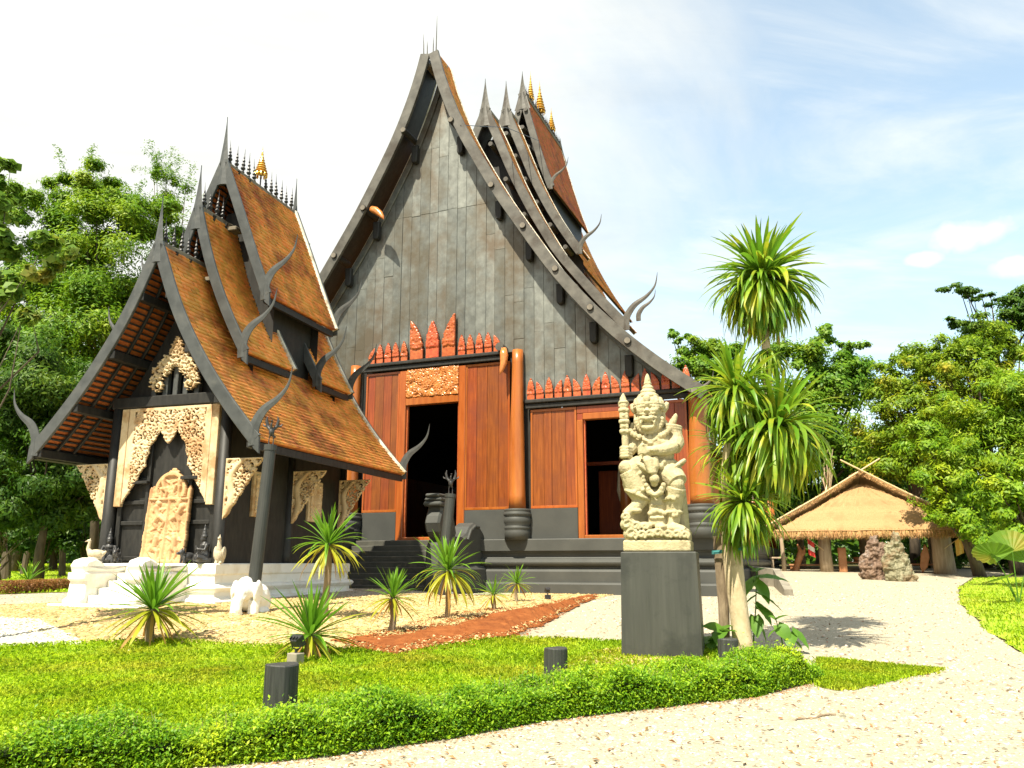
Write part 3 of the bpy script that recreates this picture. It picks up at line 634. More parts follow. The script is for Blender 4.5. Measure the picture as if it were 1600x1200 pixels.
# front gable of vertical boards
PQ = resample(P1, .1); PN = normals2(PQ); PI = PQ-PN*.42
def ztop(x): return float(np.interp(abs(x), PI[:, 0], PI[:, 1]))
GY = 0.0
gw = MB()
xs = np.linspace(-9.7, 9.7, 60)
for a, b in zip(xs[:-1], xs[1:]): zl_ = 9.12 if abs(a+b)/2 < 3.2 else 7.2; gw.add([(a, GY+.07, zl_), (b, GY+.07, zl_), (b, GY+.07, max(zl_+.01, ztop(b))), (a, GY+.07, max(zl_+.01, ztop(a)))], [(0, 1, 2, 3)])
gable = gw.build('gable_wall', M['lacquer_dark'], main)
r = np.random.default_rng(5); xe = [-9.68]
while xe[-1] < 9.6: xe.append(xe[-1]+r.uniform(.36, .44))
for a, b in zip(xe[:-1], xe[1:]):
    b = min(b, 9.68)
    if b-a < .1: continue
    c = (a+b)/2; zb = 9.2 if abs(c) < 3.15 else 7.32
    ta, tb = ztop(a), ztop(b)
    if max(ta, tb) < zb+.15: continue
    cuts = [zb]; zt = min(ta, tb)
    if -2.9 < c < 2.6 and zt > 15.8: cuts.append(15.25+r.normal(0, .03))
    elif zt > 13: cuts.append(r.uniform(11, zt-.8))
    if zt > 18.6: cuts.append(18.0+r.normal(0, .25))
    if abs(c) > 3 and zt > 11 and r.random() < .6: cuts.append(r.uniform(8.6, 10.4))
    cuts = sorted(cuts)
    g = .003
    for k, z0 in enumerate(cuts):
        z1 = cuts[k+1] if k+1 < len(cuts) else None
        if z1 is not None and z1-z0 < .4: continue
        dy = r.uniform(-.012, .01)
        poly = [(a+g, z0+g), (b-g, z0+g), (b-g, (z1-g) if z1 else tb), (a+g, (z1-g) if z1 else ta)]
        if poly[2][1]-poly[1][1] < .05 or poly[3][1]-poly[0][1] < .05: continue
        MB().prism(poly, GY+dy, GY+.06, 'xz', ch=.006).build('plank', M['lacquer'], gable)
# purlin logs and their hanging corbels under the front overhang
PUR = [(1.05, 18.6), (2.77, 15.55), (4.03, 13.72), (5.25, 11.9), (6.5, 10.32), (7.77, 9.0), (9.9, 7.12)]
pl = MB().tube([(0, -1.02, 0), (0, .06, 0)], .125, 14).mesh('purlin', M['lacquer_dark'])
pe = MB().tube([(0, -1.05, 0), (0, -1.02, 0)], .105, 14).mesh('log_end', M['log_end'])
cb_ = MB().prism([(-.14, -.1), (-.13, -.75), (-.09, -.84), (0, -.87), (.09, -.84), (.13, -.75), (.14, -.1)], GY-.26, GY-.02, 'xz', ch=.03).mesh('corbel', M['lacquer_dark'])
for x, z in PUR:
    for side in (-1, 1):
        p = put('purlin', pl, main, loc=(x*side-.17, 0, z-.08)); put('log_end', pe, p)
        if x < 9: put('corbel', cb_, main, loc=(x*side*.97-.1, 0, z-.28))
# raking board where the wall meets the soffit
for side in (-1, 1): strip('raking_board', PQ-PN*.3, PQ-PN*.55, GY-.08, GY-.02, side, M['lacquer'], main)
# yellow ox horns hung on the beam end and the left barge
def tusk(L_): return MB().tube([(0, 0, 0), (.05, -.02, -.25*L_), (.04, -.05, -.55*L_), (-.02, -.12, -.85*L_), (-.06, -.16, -L_)], [.13, .15, .13, .07, .01], 10)
tusk(1.0).build('horn_bracket', M['goldcarve'], main, smooth=True, loc=(2.85, -.38, 9.25))
MB().tube([(2.75, -.5, 9.32), (2.75, .1, 9.28)], .16, 14).build('beam_end', M['barge'], main)
tusk(.9).build('horn_bracket', M['goldcarve'], main, smooth=True, loc=(-2.6, -.9, 15.4), rot=(0, -.9, 0))

# ---- base, dado and floor
def ring(root, name, hx, y0, y1, prof, m):
    mb = MB(); V = []
    for o, z in prof: V += [(-hx-o, y0-o, z), (hx+o, y0-o, z), (hx+o, y1+o, z), (-hx-o, y1+o, z)]
    n = len(prof)
    F = [(q*4+e, q*4+(e+1) % 4, (q+1)*4+(e+1) % 4, (q+1)*4+e) for q in range(n-1) for e in range(4)]+[tuple((n-1)*4+e for e in range(4))]
    mb.add(V, F); return mb.build(name, m, root)
base = [(.5, ZB), (.5, .95), (.46, 1.0), (.36, 1.02), (.36, 1.36), (.33, 1.42), (.2, 1.46), (.2, 1.52), (.3, 1.55), (.36, 1.6), (.38, 1.66), (.36, 1.72), (.3, 1.77), (.18, 1.8), (.15, 1.86), (.16, 1.95), (.22, 2.02), (.3, 2.05), (.3, 2.42), (.28, 2.45)]
ring(main, 'base_moulding', 10.0, 0, 26, base, M['darkgrey'])
def bay_box(name, x0, x1, z0, z1, y0, y1, m, ch=.012): return MB().box((x0, y0, z0), (x1, y1, z1), ch).build(name, m, main)
for x0, x1 in ((-3.0, -1.57), (1.22, 2.95), (3.75, 5.48), (8.1, 9.3), (-9.3, -8.1), (-5.6, -3.75)): bay_box('dado', x0, x1, 2.45, 3.48, -.06, .14, M['darkgrey'])
for x0, x1 in ((-3.75, -3.0), (2.95, 3.75), (9.3, 10.0), (-10.0, -9.3)): bay_box('dado', x0, x1, 2.45, 3.47, -.03, .14, M['darkgrey'])
for x0, x1, z1 in ((2.9, 3.85, 9.2), (-3.85, -2.9, 9.2), (9.2, 9.95, 7.1), (-9.95, -9.2, 7.1)): bay_box('wall_panel', x0, x1, 2.46, z1, .125, .19, M['lacquer_dark'])
# ---- teak bays
def boards(x0, x1, z0, z1, n, seed, y=-.02, frame=True):
    r = np.random.default_rng(seed); e = np.sort(np.r_[x0, x1, np.linspace(x0, x1, n+1)[1:-1]+r.normal(0, .03, n-1)])
    bk = MB().box((x0, .05, z0), (x1, .12, z1)).build('wall_panel', M['lacquer_dark'], main)
    for a, b in zip(e[:-1], e[1:]): MB().prism([(a+.004, z0), (b-.004, z0), (b-.004, z1), (a+.004, z1)], y+r.uniform(-.008, .008), .05, 'xz', ch=.008).build('plank', M['teak'], bk)
    if frame:
        for q in ((x0, x0+.07, z0, z1), (x1-.07, x1, z0, z1)): MB().box((q[0], y-.035, q[2]), (q[1], y-.01, q[3]), .006).build('stile', M['teak_frame'], bk)
        for q in ((x0, x1, z0-.002, z0+.09), (x0, x1, z1-.09, z1)): MB().box((q[0], y-.04, q[2]), (q[1], y-.012, q[3]), .006).build('rail', M['teak_frame'], bk)
boards(-3.05, -1.57, 3.49, 8.86, 4, 1); boards(1.22, 2.98, 3.49, 8.86, 4, 2)
boards(3.78, 5.48, 3.49, 6.98, 4, 3); boards(8.1, 9.3, 3.49, 6.98, 3, 4); boards(-9.3, -8.1, 3.49, 6.98, 3, 5); boards(-5.6, -3.78, 3.49, 6.98, 4, 6)
def opening(x0, x1, z0, z1, fw, name, ztop_):
    f = MB().box((x0-fw, -.1, z0-fw), (x0, .16, ztop_), .02).box((x1, -.1, z0-fw), (x1+fw, .16, ztop_), .02).build(name, M['teak_frame'], main)
    MB().box((x0-.002, -.13, z0-fw), (x1+.002, .16, z0), .02).build('sill', M['teak_frame'], f)
    MB().box((x0-.002, -.11, z1), (x1+.002, .16, z1+fw), .02).build('lintel', M['teak_frame'], f)
    for a in (x0, x1-.06): MB().box((a, .0, z0), (a+.06, .12, z1), .01).build('stop_bead', M['redcarve'], f)
    return f
dframe = opening(-1.27, .95, 2.56, 7.48, .28, 'door_frame', 8.86)
wf = opening(5.72, 7.85, 2.56, 6.5, .22, 'window_frame', 6.5)
MB().box((5.5, -.06, 6.73), (8.08, .1, 6.98), .012).build('head_board', M['teak'], wf)
MB().box((7.855, -.05, 6.502), (8.07, .1, 6.725), .012).build('head_block', M['teak'], wf); MB().box((5.5, -.05, 6.502), (5.715, .1, 6.725), .012).build('head_block', M['teak'], wf)
wf2 = opening(-7.85, -5.85, 2.56, 6.5, .22, 'window_frame', 6.5)
MB().box((-8.08, -.06, 6.53), (-5.62, .1, 6.98), .012).build('head_board', M['teak'], wf2)
# ---- carved relief height fields
def fretwork(X, Z, seed, n, ext, arms=(1, 3)):
    # interlocking leafy spirals: each point belongs to its nearest centre
    r = np.random.default_rng(seed); cx = r.uniform(ext[0], ext[1], n); cz = r.uniform(ext[2], ext[3], n); sg = r.choice([-1, 1], n); kk = r.integers(arms[0], arms[1], n); ph = r.uniform(0, 6.28, n)
    rad = math.sqrt((ext[1]-ext[0])*(ext[3]-ext[2])/n); H = np.zeros_like(X); best = np.full(X.shape, 1e9); sec = best.copy(); idx = np.zeros(X.shape, int)
    for i in range(n):
        d = np.hypot(X-cx[i], Z-cz[i]); m = d < best; sec = np.where(m, best, np.minimum(sec, d)); idx = np.where(m, i, idx); best = np.where(m, d, best)
    th = np.arctan2(Z-cz[idx], X-cx[idx]); q = best/rad
    H = .5+.5*np.cos(kk[idx]*th*sg[idx]+9.0*np.sqrt(q+.02)+ph[idx]); H = H**.8
    edge = np.clip(1-(sec-best)/(rad*.22), 0, 1); H = np.maximum(H*(1-.25*q.clip(0, 1)), .75*edge); return np.maximum(H, np.clip(1.15-q/.16, 0, 1))
def scroll(X, Z, seed, n, rmin, rmax, ext):
    r = np.random.default_rng(seed); H = np.zeros_like(X)
    for _ in range(n):
        cx, cz = r.uniform(ext[0], ext[1]), r.uniform(ext[2], ext[3]); rr = r.uniform(rmin, rmax); dx, dz = X-cx, Z-cz
        d = np.sqrt(dx*dx+dz*dz)+1e-6; th = np.arctan2(dz, dx); k = r.choice([-1, 1])*r.integers(2, 4)
        H = np.maximum(H, np.exp(-(d/rr)**4)*(.55+.45*np.sin(k*th+7.5*np.log(d/rr+.15)))*(1-.3*d/rr).clip(0, 1))
    return H
def relief(name, x0, x1, z0, z1, res, hf, mask, depth, m, parent, y=0.0, back=.05, **k):
    nx, nz_ = int((x1-x0)/res)+1, int((z1-z0)/res)+1
    X, Z = np.meshgrid(np.linspace(x0, x1, nx), np.linspace(z0, z1, nz_), indexing='ij'); H = hf(X, Z); K = mask(X, Z)
    cell = K[:-1, :-1] & K[1:, :-1] & K[1:, 1:] & K[:-1, 1:]
    Fr = np.stack([X, y-depth*H, Z], -1).reshape(-1, 3); Bk = np.stack([X, np.full_like(X, y+back), Z], -1).reshape(-1, 3); n = len(Fr)
    i, j = np.nonzero(cell); a = i*nz_+j; q = np.stack([a, a+nz_, a+nz_+1, a+1], 1); F = [q, (q+n)[:, ::-1]]
    C = np.pad(cell, 1)
    for (di, dj, e0, e1) in ((0, -1, 0, nz_), (1, 0, nz_, nz_+1), (0, 1, nz_+1, 1), (-1, 0, 1, 0)):
        b = ~C[1+i+di, 1+j+dj]; s_ = a[b]; F.append(np.stack([s_+e1, s_+e0, s_+e0+n, s_+e1+n], 1))
    F = np.concatenate(F); used, inv = np.unique(F, return_inverse=True); V = np.concatenate([Fr, Bk])[used]
    return indexed(name, V, inv.reshape(F.shape), m, parent, **k)
always = lambda X, Z: np.ones_like(X, bool)
relief('carved_panel', -1.26, .94, 7.78, 8.86, .022, lambda X, Z: scroll(X, Z, 4, 150, .10, .24, (-1.3, 1.0, 7.7, 8.9)), always, .10, M['goldcarve'], dframe, y=-.06)
# black rails with red carved leaf boards above
def rail(x0, x1, z):
    MB().box((x0, -.16, z-.17), (x1, -.02, z+.0), .02).box((x0, -.24, z+.01), (x1, -.04, z+.15), .03).build('rail_beam', M['lacquer_dark'], main)
rail(-3.15, 2.75, 9.08); rail(3.62, 9.55, 7.18); rail(-9.55, -3.75, 7.18)
def leaf_board(h, wd, half=0, seed=0, bh=.2):
    def mask(X, Z):
        u = np.clip(Z-bh, 0, None)/(h-bh); wv = wd/2*np.where(Z < bh, .97, np.clip((1-u**1.8), 0, 1)**.8*(.93+.07*np.abs(np.sin(u*11))))
        if half: return (X*half > -wd/2*np.where(Z < bh, .97, .9)) & (X*half < -wd/2+2*wv*.98)
        return np.abs(X) <= wv+.002
    hf = lambda X, Z: np.where(Z < bh, .45, .25+.75*scroll(np.abs(X)*1.0, Z, seed, 46, wd*.14, wd*.34, (0, wd/2, bh, h)))
    return relief('leaf_board', -wd/2, wd/2, 0, h, wd/17, hf, mask, .06*wd/.35+.02, M['redcarve'], None, 0, .04)
def proto(o): me = o.data; bpy.data.objects.remove(o); return me
lb = [proto(leaf_board(.80, .31, 0, 31)), proto(leaf_board(.66, .31, 1, 32)), proto(leaf_board(.78, .31, 0, 33)), proto(leaf_board(.66, .31, -1, 34))]
tall = [proto(leaf_board(1.62, .60, 1, 35, .42)), proto(leaf_board(1.5, .60, 0, 36, .42)), proto(leaf_board(1.72, .60, -1, 37, .42))]
for k, x in enumerate((-.82, -.14, .54)): put('carved_leaf_board', tall[k], main, loc=(x, -.13, 9.23))
for side, xs_ in ((-1, [-1.36-.36*i for i in range(5)]), (1, [1.08+.36*i for i in range(5)])):
    for i, x in enumerate(xs_): put('carved_leaf_board', lb[(3 if side < 0 else 1) if i == 4 else (0, 2)[i % 2]], main, loc=(x, -.13, 9.23), rot=(random.uniform(-.03, .03), random.uniform(-.025, .025), 0))
for i in range(17):
    for side in (1, -1): put('carved_leaf_board', lb[i % 4] if side > 0 else lb[(i+2) % 4], main, loc=(side*(3.83+.345*i), -.13, 7.33), rot=(random.uniform(-.03, .03), random.uniform(-.02, .02), 0))
# ---- log columns on moulded bases
def column(x, r0, z1):
    path = []; rad = []
    for k in range(13):
        u = k/12; path.append((x+.02*math.sin(u*5+x), -.17+.012*math.sin(u*7), 3.46+(z1-3.46)*u)); rad.append(r0*(1-(.38 if z1 > 8 else .22)*u+.02*math.sin(u*11+x)))
    c = MB().tube(path, rad, 22).build('column', M['teak_log'], main, smooth=True)
    q = max(r0, .33)/.34
    MB().lathe([(.46*q, 0), (.46*q, .3), (.44*q, .33), (.47*q, .37), (.48*q, .42), (.44*q, .46), (.43*q, .49), (.49*q, .58), (.5*q, .68), (.47*q, .76), (.44*q, .79), (.5*q, .83), (.51*q, .89), (.47*q, .94), (.46*q, .97), (.48*q, 1.0), (.47*q, 1.05), (.38*q, 1.06)], 28, (x, -.17, 2.42)).build('column_base', M['darkgrey'], c, smooth=True)
for x, r0, z1 in ((3.32, .31, 9.2), (-3.5, .31, 9.2), (9.68, .38, 7.15), (-9.68, .38, 7.15)): column(x, r0, z1)
# side and back walls, floor, and what shows inside
for side in (-1, 1):
    MB().box((side*9.0-.08, .2, 2.45), (side*9.0+.08, 25.8, 6.35)).build('side_wall', M['teak'], main)
    for k in range(5): MB().tube([(side*9.95, 4.5+k*5, 2.4), (side*9.95, 4.5+k*5, 5.4)], .3, 14).build('column', M['teak_log'], main, smooth=True)
MB().box((-9.0, 25.6, 2.45), (9.0, 25.8, 6.2)).build('back_wall', M['lacquer_dark'], main)
gable_fill(P1L, 25.75, 5.5, None).build('gable_panel', M['lacquer_dark'], main)
MB().box((-9.6, .1, 2.3), (9.6, 25.5, 2.44)).build('floor', M['lacquer_dark'], main)
for x, y in ((6.35, 3.4), (8.6, 3.4), (-6.6, 3.4), (6.35, 8), (-6.6, 8)): MB().tube([(x, y, 2.44), (x, y, 5.6)], .25, 14).build('inner_post', M['teak_log'], main, smooth=True)
MB().box((4.0, 3.2, 5.3), (9.2, 3.45, 5.42)).box((5.0, 4.4, 2.44), (6.0, 4.5, 5.2), .02).build('inner_screen', M['teak'], main)
MB().tube([(6.1, 3.3, 5.3), (6.12, 3.3, 4.9), (6.1, 3.3, 4.3), (6.13, 3.3, 3.9)], [.01, .06, .09, .02], 8).build('hanging_shell', M['palestone'], main, smooth=True)
MB().box((-1.3, 10.2, 17.0), (1.3, 15.4, 20.6)).build('upper_wall', M['lacquer_dark'], main)
# ---- front steps between sculpted balustrades
for k in range(10):
    z1 = 2.44-.19*k
    MB().box((-3.05, -.45-.3*k, .25), (1.22, -.1-.3*k, z1), .018).build('step', M['step'], main)
def balustrade(x0, x1, x0h, x1h):
    body = [(-.3, .3), (-3.0, .3), (-3.12, .9), (-3.15, 1.6), (-3.05, 2.2), (-2.9, 2.42), (-2.3, 2.5), (-1.75, 2.48), (-1.35, 2.62), (-1.1, 2.86), (-.75, 3.0), (-.38, 2.93), (-.05, 2.72), (.1, 2.55), (.1, .3)]
    def at_top(z): return 1
    mb = MB()
    # body swells towards the foot
    for d0, d1, poly in (((x0), (x1), body),):
        mb.prism(poly, d0, d1, 'yz', ch=.1, chb=.1)
    b = mb.build('stair_balustrade', M['darkgrey'], main)
    MB().prism([(-.25, .3), (-3.0, .3), (-3.1, 1.0), (-2.95, 1.55), (-.25, 1.55)], x1-.05, x1+.22, 'yz', ch=0, chb=.12).build('side_panel', M['darkgrey'], b)
    head = [(-2.9, 2.36), (-3.2, 2.62), (-3.3, 2.9), (-3.22, 3.12), (-3.1, 3.3), (-3.1, 3.42), (-2.35, 3.42), (-2.2, 3.2), (-2.05, 2.85), (-1.95, 2.6), (-2.1, 2.4)]
    MB().prism(head, x0h, x1h, 'yz', ch=.07, chb=.07).build('curled_head', M['darkgrey'], b)
    MB().box((x0h-.05, -3.3, 3.43), (x1h+.05, -2.5, 3.58), .05).box((x0h-.03, -3.26, 3.59), (x1h+.03, -2.45, 3.72), .05).box((x0h+.02, -3.3, 3.73), (x1h-.02, -2.6, 3.84), .04).build('head_band', M['darkgrey'], b)
    MB().tube([(x1+.01, -1.45, 2.4), (x1+.01, -1.2, 2.72), (x1+.01, -.85, 2.88), (x1+.01, -.5, 2.86)], .05, 8).build('shoulder_band', M['darkgrey'], b)
balustrade(1.25, 2.0, 1.3, 1.85); balustrade(-3.85, -3.1, -3.7, -3.15)
MB().tube([Mw @ Vector(v) for v in ((1.3, -1.0, 18.2), (1.2, 4, 20.8), (.9, 9.2, 22.9))], .015, 5).build('overhead_cable', M['black_iron'], None, label='thin cable strung between the roofs of the black temple', cat='cable')
# ---------------------------------------------------------------- small temple
SY = R(-17)
small = thing('small_temple', 'small ornate temple on a white base with stacked orange tile roofs and black horned finials', 'temple', (-8.759, 19, 0), SY)
Ms = Matrix.Translation((-8.759, 19, 0)) @ Matrix.Rotation(SY, 4, 'Z')
def sw(x, y, z): return Ms @ Vector((x, y, z))
A1 = [(.02,9.42),(.22,9.0),(.46,8.35),(.66,7.85),(1.12,7.03),(1.58,6.32),(1.98,5.77),(2.62,5.0),(3.2,4.38)]
A2 = [(.02,10.95),(.28,10.1),(.57,9.22),(1.15,7.95),(1.8,6.82)]
A3 = [(.02,12.72),(.32,12.0),(.76,10.95),(1.25,9.68),(1.72,8.62)]
HS = [(0,-.12),(-.03,.35),(.2,.75),(.6,.98),(.88,1.3),(.95,1.75)]
def stier(prof, y0, y1, seed, sp, rear_horn=True, rear_spire=None, bw=.27):
    Q = resample(prof, .16); Nn = normals2(Q)
    for side in (-1, 1):
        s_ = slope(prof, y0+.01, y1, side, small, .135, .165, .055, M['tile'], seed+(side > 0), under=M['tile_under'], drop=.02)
        strip('barge_board', Q+Nn*.10, Q-Nn*(bw-.10), y0-.07, y0, side, M['barge_blue'], small)
        strip('verge_cap', Q+Nn*.10, Q-Nn*.08, y1, y1+.09, side, M['cap'], small)
        strip('barge_board', Q+Nn*.10, Q-Nn*(bw-.10), y1+.10, y1+.17, side, M['barge_blue'], small)
        e = Q[-1]-Nn[-1]*.05; up_ = Q[-1]-Q[-2]
        for yy in ((y0-.04,)+((y1+.14,) if rear_horn else ())):
            horn_mesh([(side*x*.93, z*.93) for x, z in HS], .25, .075).build('roof_horn', M['barge_blue'], small, loc=((e[0]-.04)*side, yy, e[1]-.02))
        # foot of the barge board, cut to a point
        MB().prism([(side*(e[0]-.24), e[1]+.22), (side*(e[0]+.1), e[1]+.06), (side*(e[0]+.12), e[1]-.32), (side*(e[0]-.02), e[1]-.2)], y0-.066, y0-.004, 'xz').build('barge_foot', M['barge_blue'], small)
        # eave board along the bottom edge
        MB().prism([(side*(e[0]-.14), e[1]-.02), (side*(e[0]+.02), e[1]-.05), (side*(e[0]+.03), e[1]-.22), (side*(e[0]-.12), e[1]-.2)], y0+.02, y1-.02, 'xz').build('eave_board', M['lacquer_dark'], small)
        # battens and rafters under the tiles
        mb = MB(); B = resample(prof, .15); BN = normals2(B)
        for q, n2, q1 in zip(B[1:-1], BN[1:-1], B[2:]):
            t = nrm(q1-q); c = q-n2*.105; a = c-t*.022; b = c+t*.022
            V = [(p[0]*side, y, p[1]) for p in (a+n2*.022, b+n2*.022, b-n2*.022, a-n2*.022) for y in (y0+.05, y1-.05)]
            mb.add(V, [(0,1,3,2),(2,3,5,4),(4,5,7,6),(6,7,1,0)])
        mb.build('battens', M['lacquer_dark'], s_, kind='stuff')
        for y in (y0+.46, y0+.98):
            if y < y1-.1: strip('rafter', Q-Nn*.12, Q-Nn*.2, y, y+.06, side, M['lacquer_dark'], s_)
    if sp: spire_mb(sp[0], sp[1], sp[2], .12).build('roof_spire', M['barge_blue'], small, loc=(0, y0-.045, 0))
    if rear_spire: spire_mb(rear_spire[0], rear_spire[1], rear_spire[2], .12).build('roof_spire', M['barge_blue'], small, loc=(0, y1+.14, 0))
stier(A1, 0.0, 7.8, 50, (8.9, 10.7, .22), True, (8.9, 10.6, .22), bw=.31)
stier(A2, 1.3, 3.4, 60, (10.3, 12.15, .27), False)
stier(A2, 4.9, 6.7, 62, None, True, (10.3, 12.1, .25))
stier(A3, 2.2, 5.7, 64, (12.0, 14.1, .27), True, (12.0, 13.95, .2))
for z, y0, y1 in ((9.38, .02, 7.8), (10.9, 1.32, 3.4), (10.9, 4.9, 6.7), (12.66, 2.22, 5.7)):
    MB().box((-.09, y0, z-.1), (.09, y1, z+.1), .03).build('ridge', M['ridge'], small)
sp2 = spike_mesh(.78, .06).mesh('ridge_spike', M['black_iron'])
def spikes(y0, y1, z):
    n = int((y1-y0)/.24)
    for k in range(n+1): put('ridge_spike', sp2, small, loc=(0, y0+(y1-y0)*k/n, z+.08), rot=(random.uniform(-.05, .09), random.uniform(-.07, .07), 0), scale=random.uniform(.92, 1.06))
spikes(.2, 1.35, 9.38); spikes(1.5, 2.3, 10.9); spikes(2.42, 3.6, 12.66); spikes(4.2, 5.6, 12.66); spikes(5.95, 6.6, 10.9); spikes(6.9, 7.6, 9.38)
c_ = sw(0, 3.9, 12.7); chatra_thing(c_, .95, .2, 'gilded tiered finial on a rod between the ridge spikes of the small temple', .45)
# dark gables behind each roof front
def sgable(prof, y, zl, drop=.26): gable_fill(prof, y, zl, None, drop=drop).build('gable_panel', M['lacquer_dark'], small)
sgable(A2, 1.95, 6.0); sgable(A3, 2.85, 7.5); sgable(A2, 6.2, 6.0); sgable(A3, 5.2, 7.5)
MB().box((-1.25, 2.9, 6.0), (1.25, 5.15, 9.4)).build('upper_wall', M['lacquer_dark'], small)
# ledge boards at the front of the upper gables
for y, z, w_ in ((1.5, 8.95, .42), (2.4, 10.75, .42)): MB().box((-w_, y-.05, z-.06), (w_, y+.3, z+.06), .02).build('ledge_board', M['ridge'], small)
# purlin beams crossing under the front overhang
for x, z in ((3.02, 4.32), (2.06, 5.4), (1.12, 6.68), (.42, 8.1)):
    for side in (-1, 1): MB().box((x*side-.1, -.02, z-.15), (x*side+.1, 7.75, z+.06), .015).build('purlin', M['lacquer_dark'], small)
# ---- body
for x in (-1.62, 1.62):
    for y in (1.0, 3.9, 6.8): MB().lathe([(.17, 0), (.17, .2), (.155, .3), (.14, 3.9)], 16, (x, y, 1.62)).build('post', M['lacquer_dark'], small, smooth=True)
bw_ = MB().box((-1.5, 1.12, 1.62), (1.5, 1.2, 5.5)); bw_.build('front_wall', M['lacquer_dark'], small)
for side in (-1, 1): MB().box((side*1.6-.04, 1.1, 1.62), (side*1.6+.04, 6.8, 5.7)).build('side_wall', M['lacquer_dark'], small)
MB().box((-1.6, 6.76, 1.62), (1.6, 6.84, 5.6)).build('rear_wall', M['lacquer_dark'], small)
gable_fill([(.02, 9.1)]+A1[1:7], .98+.2, 5.5, None, drop=.35).build('gable_wall', M['lacquer_dark'], small)
MB().box((-1.75, .86, 5.46), (1.75, 1.1, 5.74), .02).build('tie_beam', M['lacquer_dark'], small)
for x in (-.62, -.28, .02, .32, .66): MB().box((x-.07, .98, 5.75), (x+.07, 1.12, 6.9-abs(x)*.9), .012).build('gable_stud', M['barge_blue'], small)
# panelled door wall behind the relief
for x0, x1 in ((-1.42, -1.3), (-.62, -.52), (.62, .72), (1.3, 1.42)): MB().box((x0, 1.03, 1.63), (x1, 1.12, 5.4), .012).build('stile', M['lacquer_dark'], small)
for z in (1.7, 2.55, 3.05, 3.62):
    for x0, x1 in ((-1.29, -.63), (.73, 1.29)): MB().box((x0, 1.045, z), (x1, 1.12, z+.1), .012).build('rail', M['lacquer_dark'], small)
MB().box((.5, .86, 3.62), (.98, 1.04, 3.7), .01).box((-.95, .9, 3.55), (-.5, 1.04, 3.62), .01).build('shelf', M['lacquer_dark'], small)
# ---- carved arch board
zz_ = [2.9, 3.03, 3.3, 3.5, 3.75, 4.0, 4.25, 4.5, 4.72, 4.95, 5.1]; hw_ = [1.3, 1.22, 1.08, .92, .78, .62, .58, .5, .34, .12, -.1]
ARX = .02
def arch_mask(X, Z):
    x = np.abs(X-ARX); lob = .045*np.abs(np.sin(Z*9.5))
    inner = np.interp(Z, zz_, hw_)+lob-.03
    pend = (Z > 4.52) & (x < np.interp(Z, [4.5, 4.62, 4.8, 4.95], [0, .12, .22, .22]))
    keep = (x > 1.05) | (Z > 5.36) | (fr(x, Z) > .13) | (x < inner+.035)
    return ((x > inner) | pend) & (x < 1.23) & keep
def fret(seed, ext, n=260, a=.05, b=.16):
    def f(X, Z): return fretwork(X, Z, seed, n, ext)
    return f
fr = fret(11, (0, 1.25, 2.9, 5.45), 210)
def arch_h(X, Z):
    H = fr(np.abs(X-ARX), Z); e = np.abs(X-ARX) > 1.05
    H = np.where(e, .75, H); return np.where((Z > 5.36), .8, H)
pan = relief('carved_arch_panel', -1.25+ARX, 1.25+ARX, 2.95, 5.44, .0145, arch_h, arch_mask, .05, M['tancarve'], small, y=.93, back=.03)
for side in (-1, 1): MB().prism([(side*1.24+ARX, 3.0), (side*1.44+ARX, 3.0), (side*1.44+ARX, 5.44), (side*1.24+ARX, 5.44)], .88, .98, 'xz', ch=.01).build('plain_stile', M['tancarve'], pan)
# ---- carved gable ornament: two leafy wings
def wing_mask(X, Z):
    # blobby leaf outline falling from the apex
    c = [(.0, 7.0, .16), (-.03, 6.75, .22), (-.2, 6.6, .22), (-.33, 6.42, .2), (-.52, 6.25, .2), (-.6, 6.05, .17), (-.47, 5.98, .15), (-.42, 6.55, .12), (-.62, 6.42, .08), (0, 7.18, .07)]
    m = np.zeros_like(X, bool)
    for a, b, r_ in c: m |= (X-a)**2+(Z-b)**2 < (r_*(1+.12*np.sin(9*np.arctan2(Z-b, X-a))))**2
    return m & (f2(X, Z) > .22)
f2 = fret(13, (-.9, .2, 5.7, 7.3), 75)
for side in (-1, 1):
    o = relief('gable_carving', -.95, .2, 5.75, 7.35, .016, lambda X, Z: .2+f2(X, Z), wing_mask, .09, M['tancarve'], small, y=.93, back=.03, loc=(-.06*side if side < 0 else .06, 0, 0), scale=(-1.0 if side < 0 else 1.0, 1, 1))
# ---- triangular carved brackets
def brk_mask(X, Z):
    u = (Z-2.6)/1.5; return (X >= 0) & (X <= np.clip(u, 0, 1)*1.02+.03*np.abs(np.sin(Z*13))) & (Z < 4.1) & ((brk_h(X, Z) > .16) | (X < .06))
f3 = fret(17, (0, 1.1, 2.5, 4.15), 90)
def brk_h(X, Z):
    # a serpent body winding through scrollwork
    cx = .33+.17*np.sin((Z-2.6)*4.6); d = np.abs(X-cx*np.clip((Z-2.6)/1.1, .15, 1.2)); b = np.clip(1-(d/.1)**2, 0, 1)**.5
    H = np.maximum(f3(X, Z)*.8, b*1.1); return np.where((X < .06) | (Z > 4.04), .8, H)
bm_ = proto(relief('carved_bracket', 0, 1.1, 2.58, 4.1, .0165, brk_h, brk_mask, .07, M['tancarve'], None, y=0, back=.04))
for y in (.97, 3.9, 6.5):
    for side in (-1, 1): put('carved_bracket', bm_, small, loc=(side*1.72, y, 0), scale=(side, 1, 1))
f4 = fret(19, (0, .7, 0, 1.0), 40)
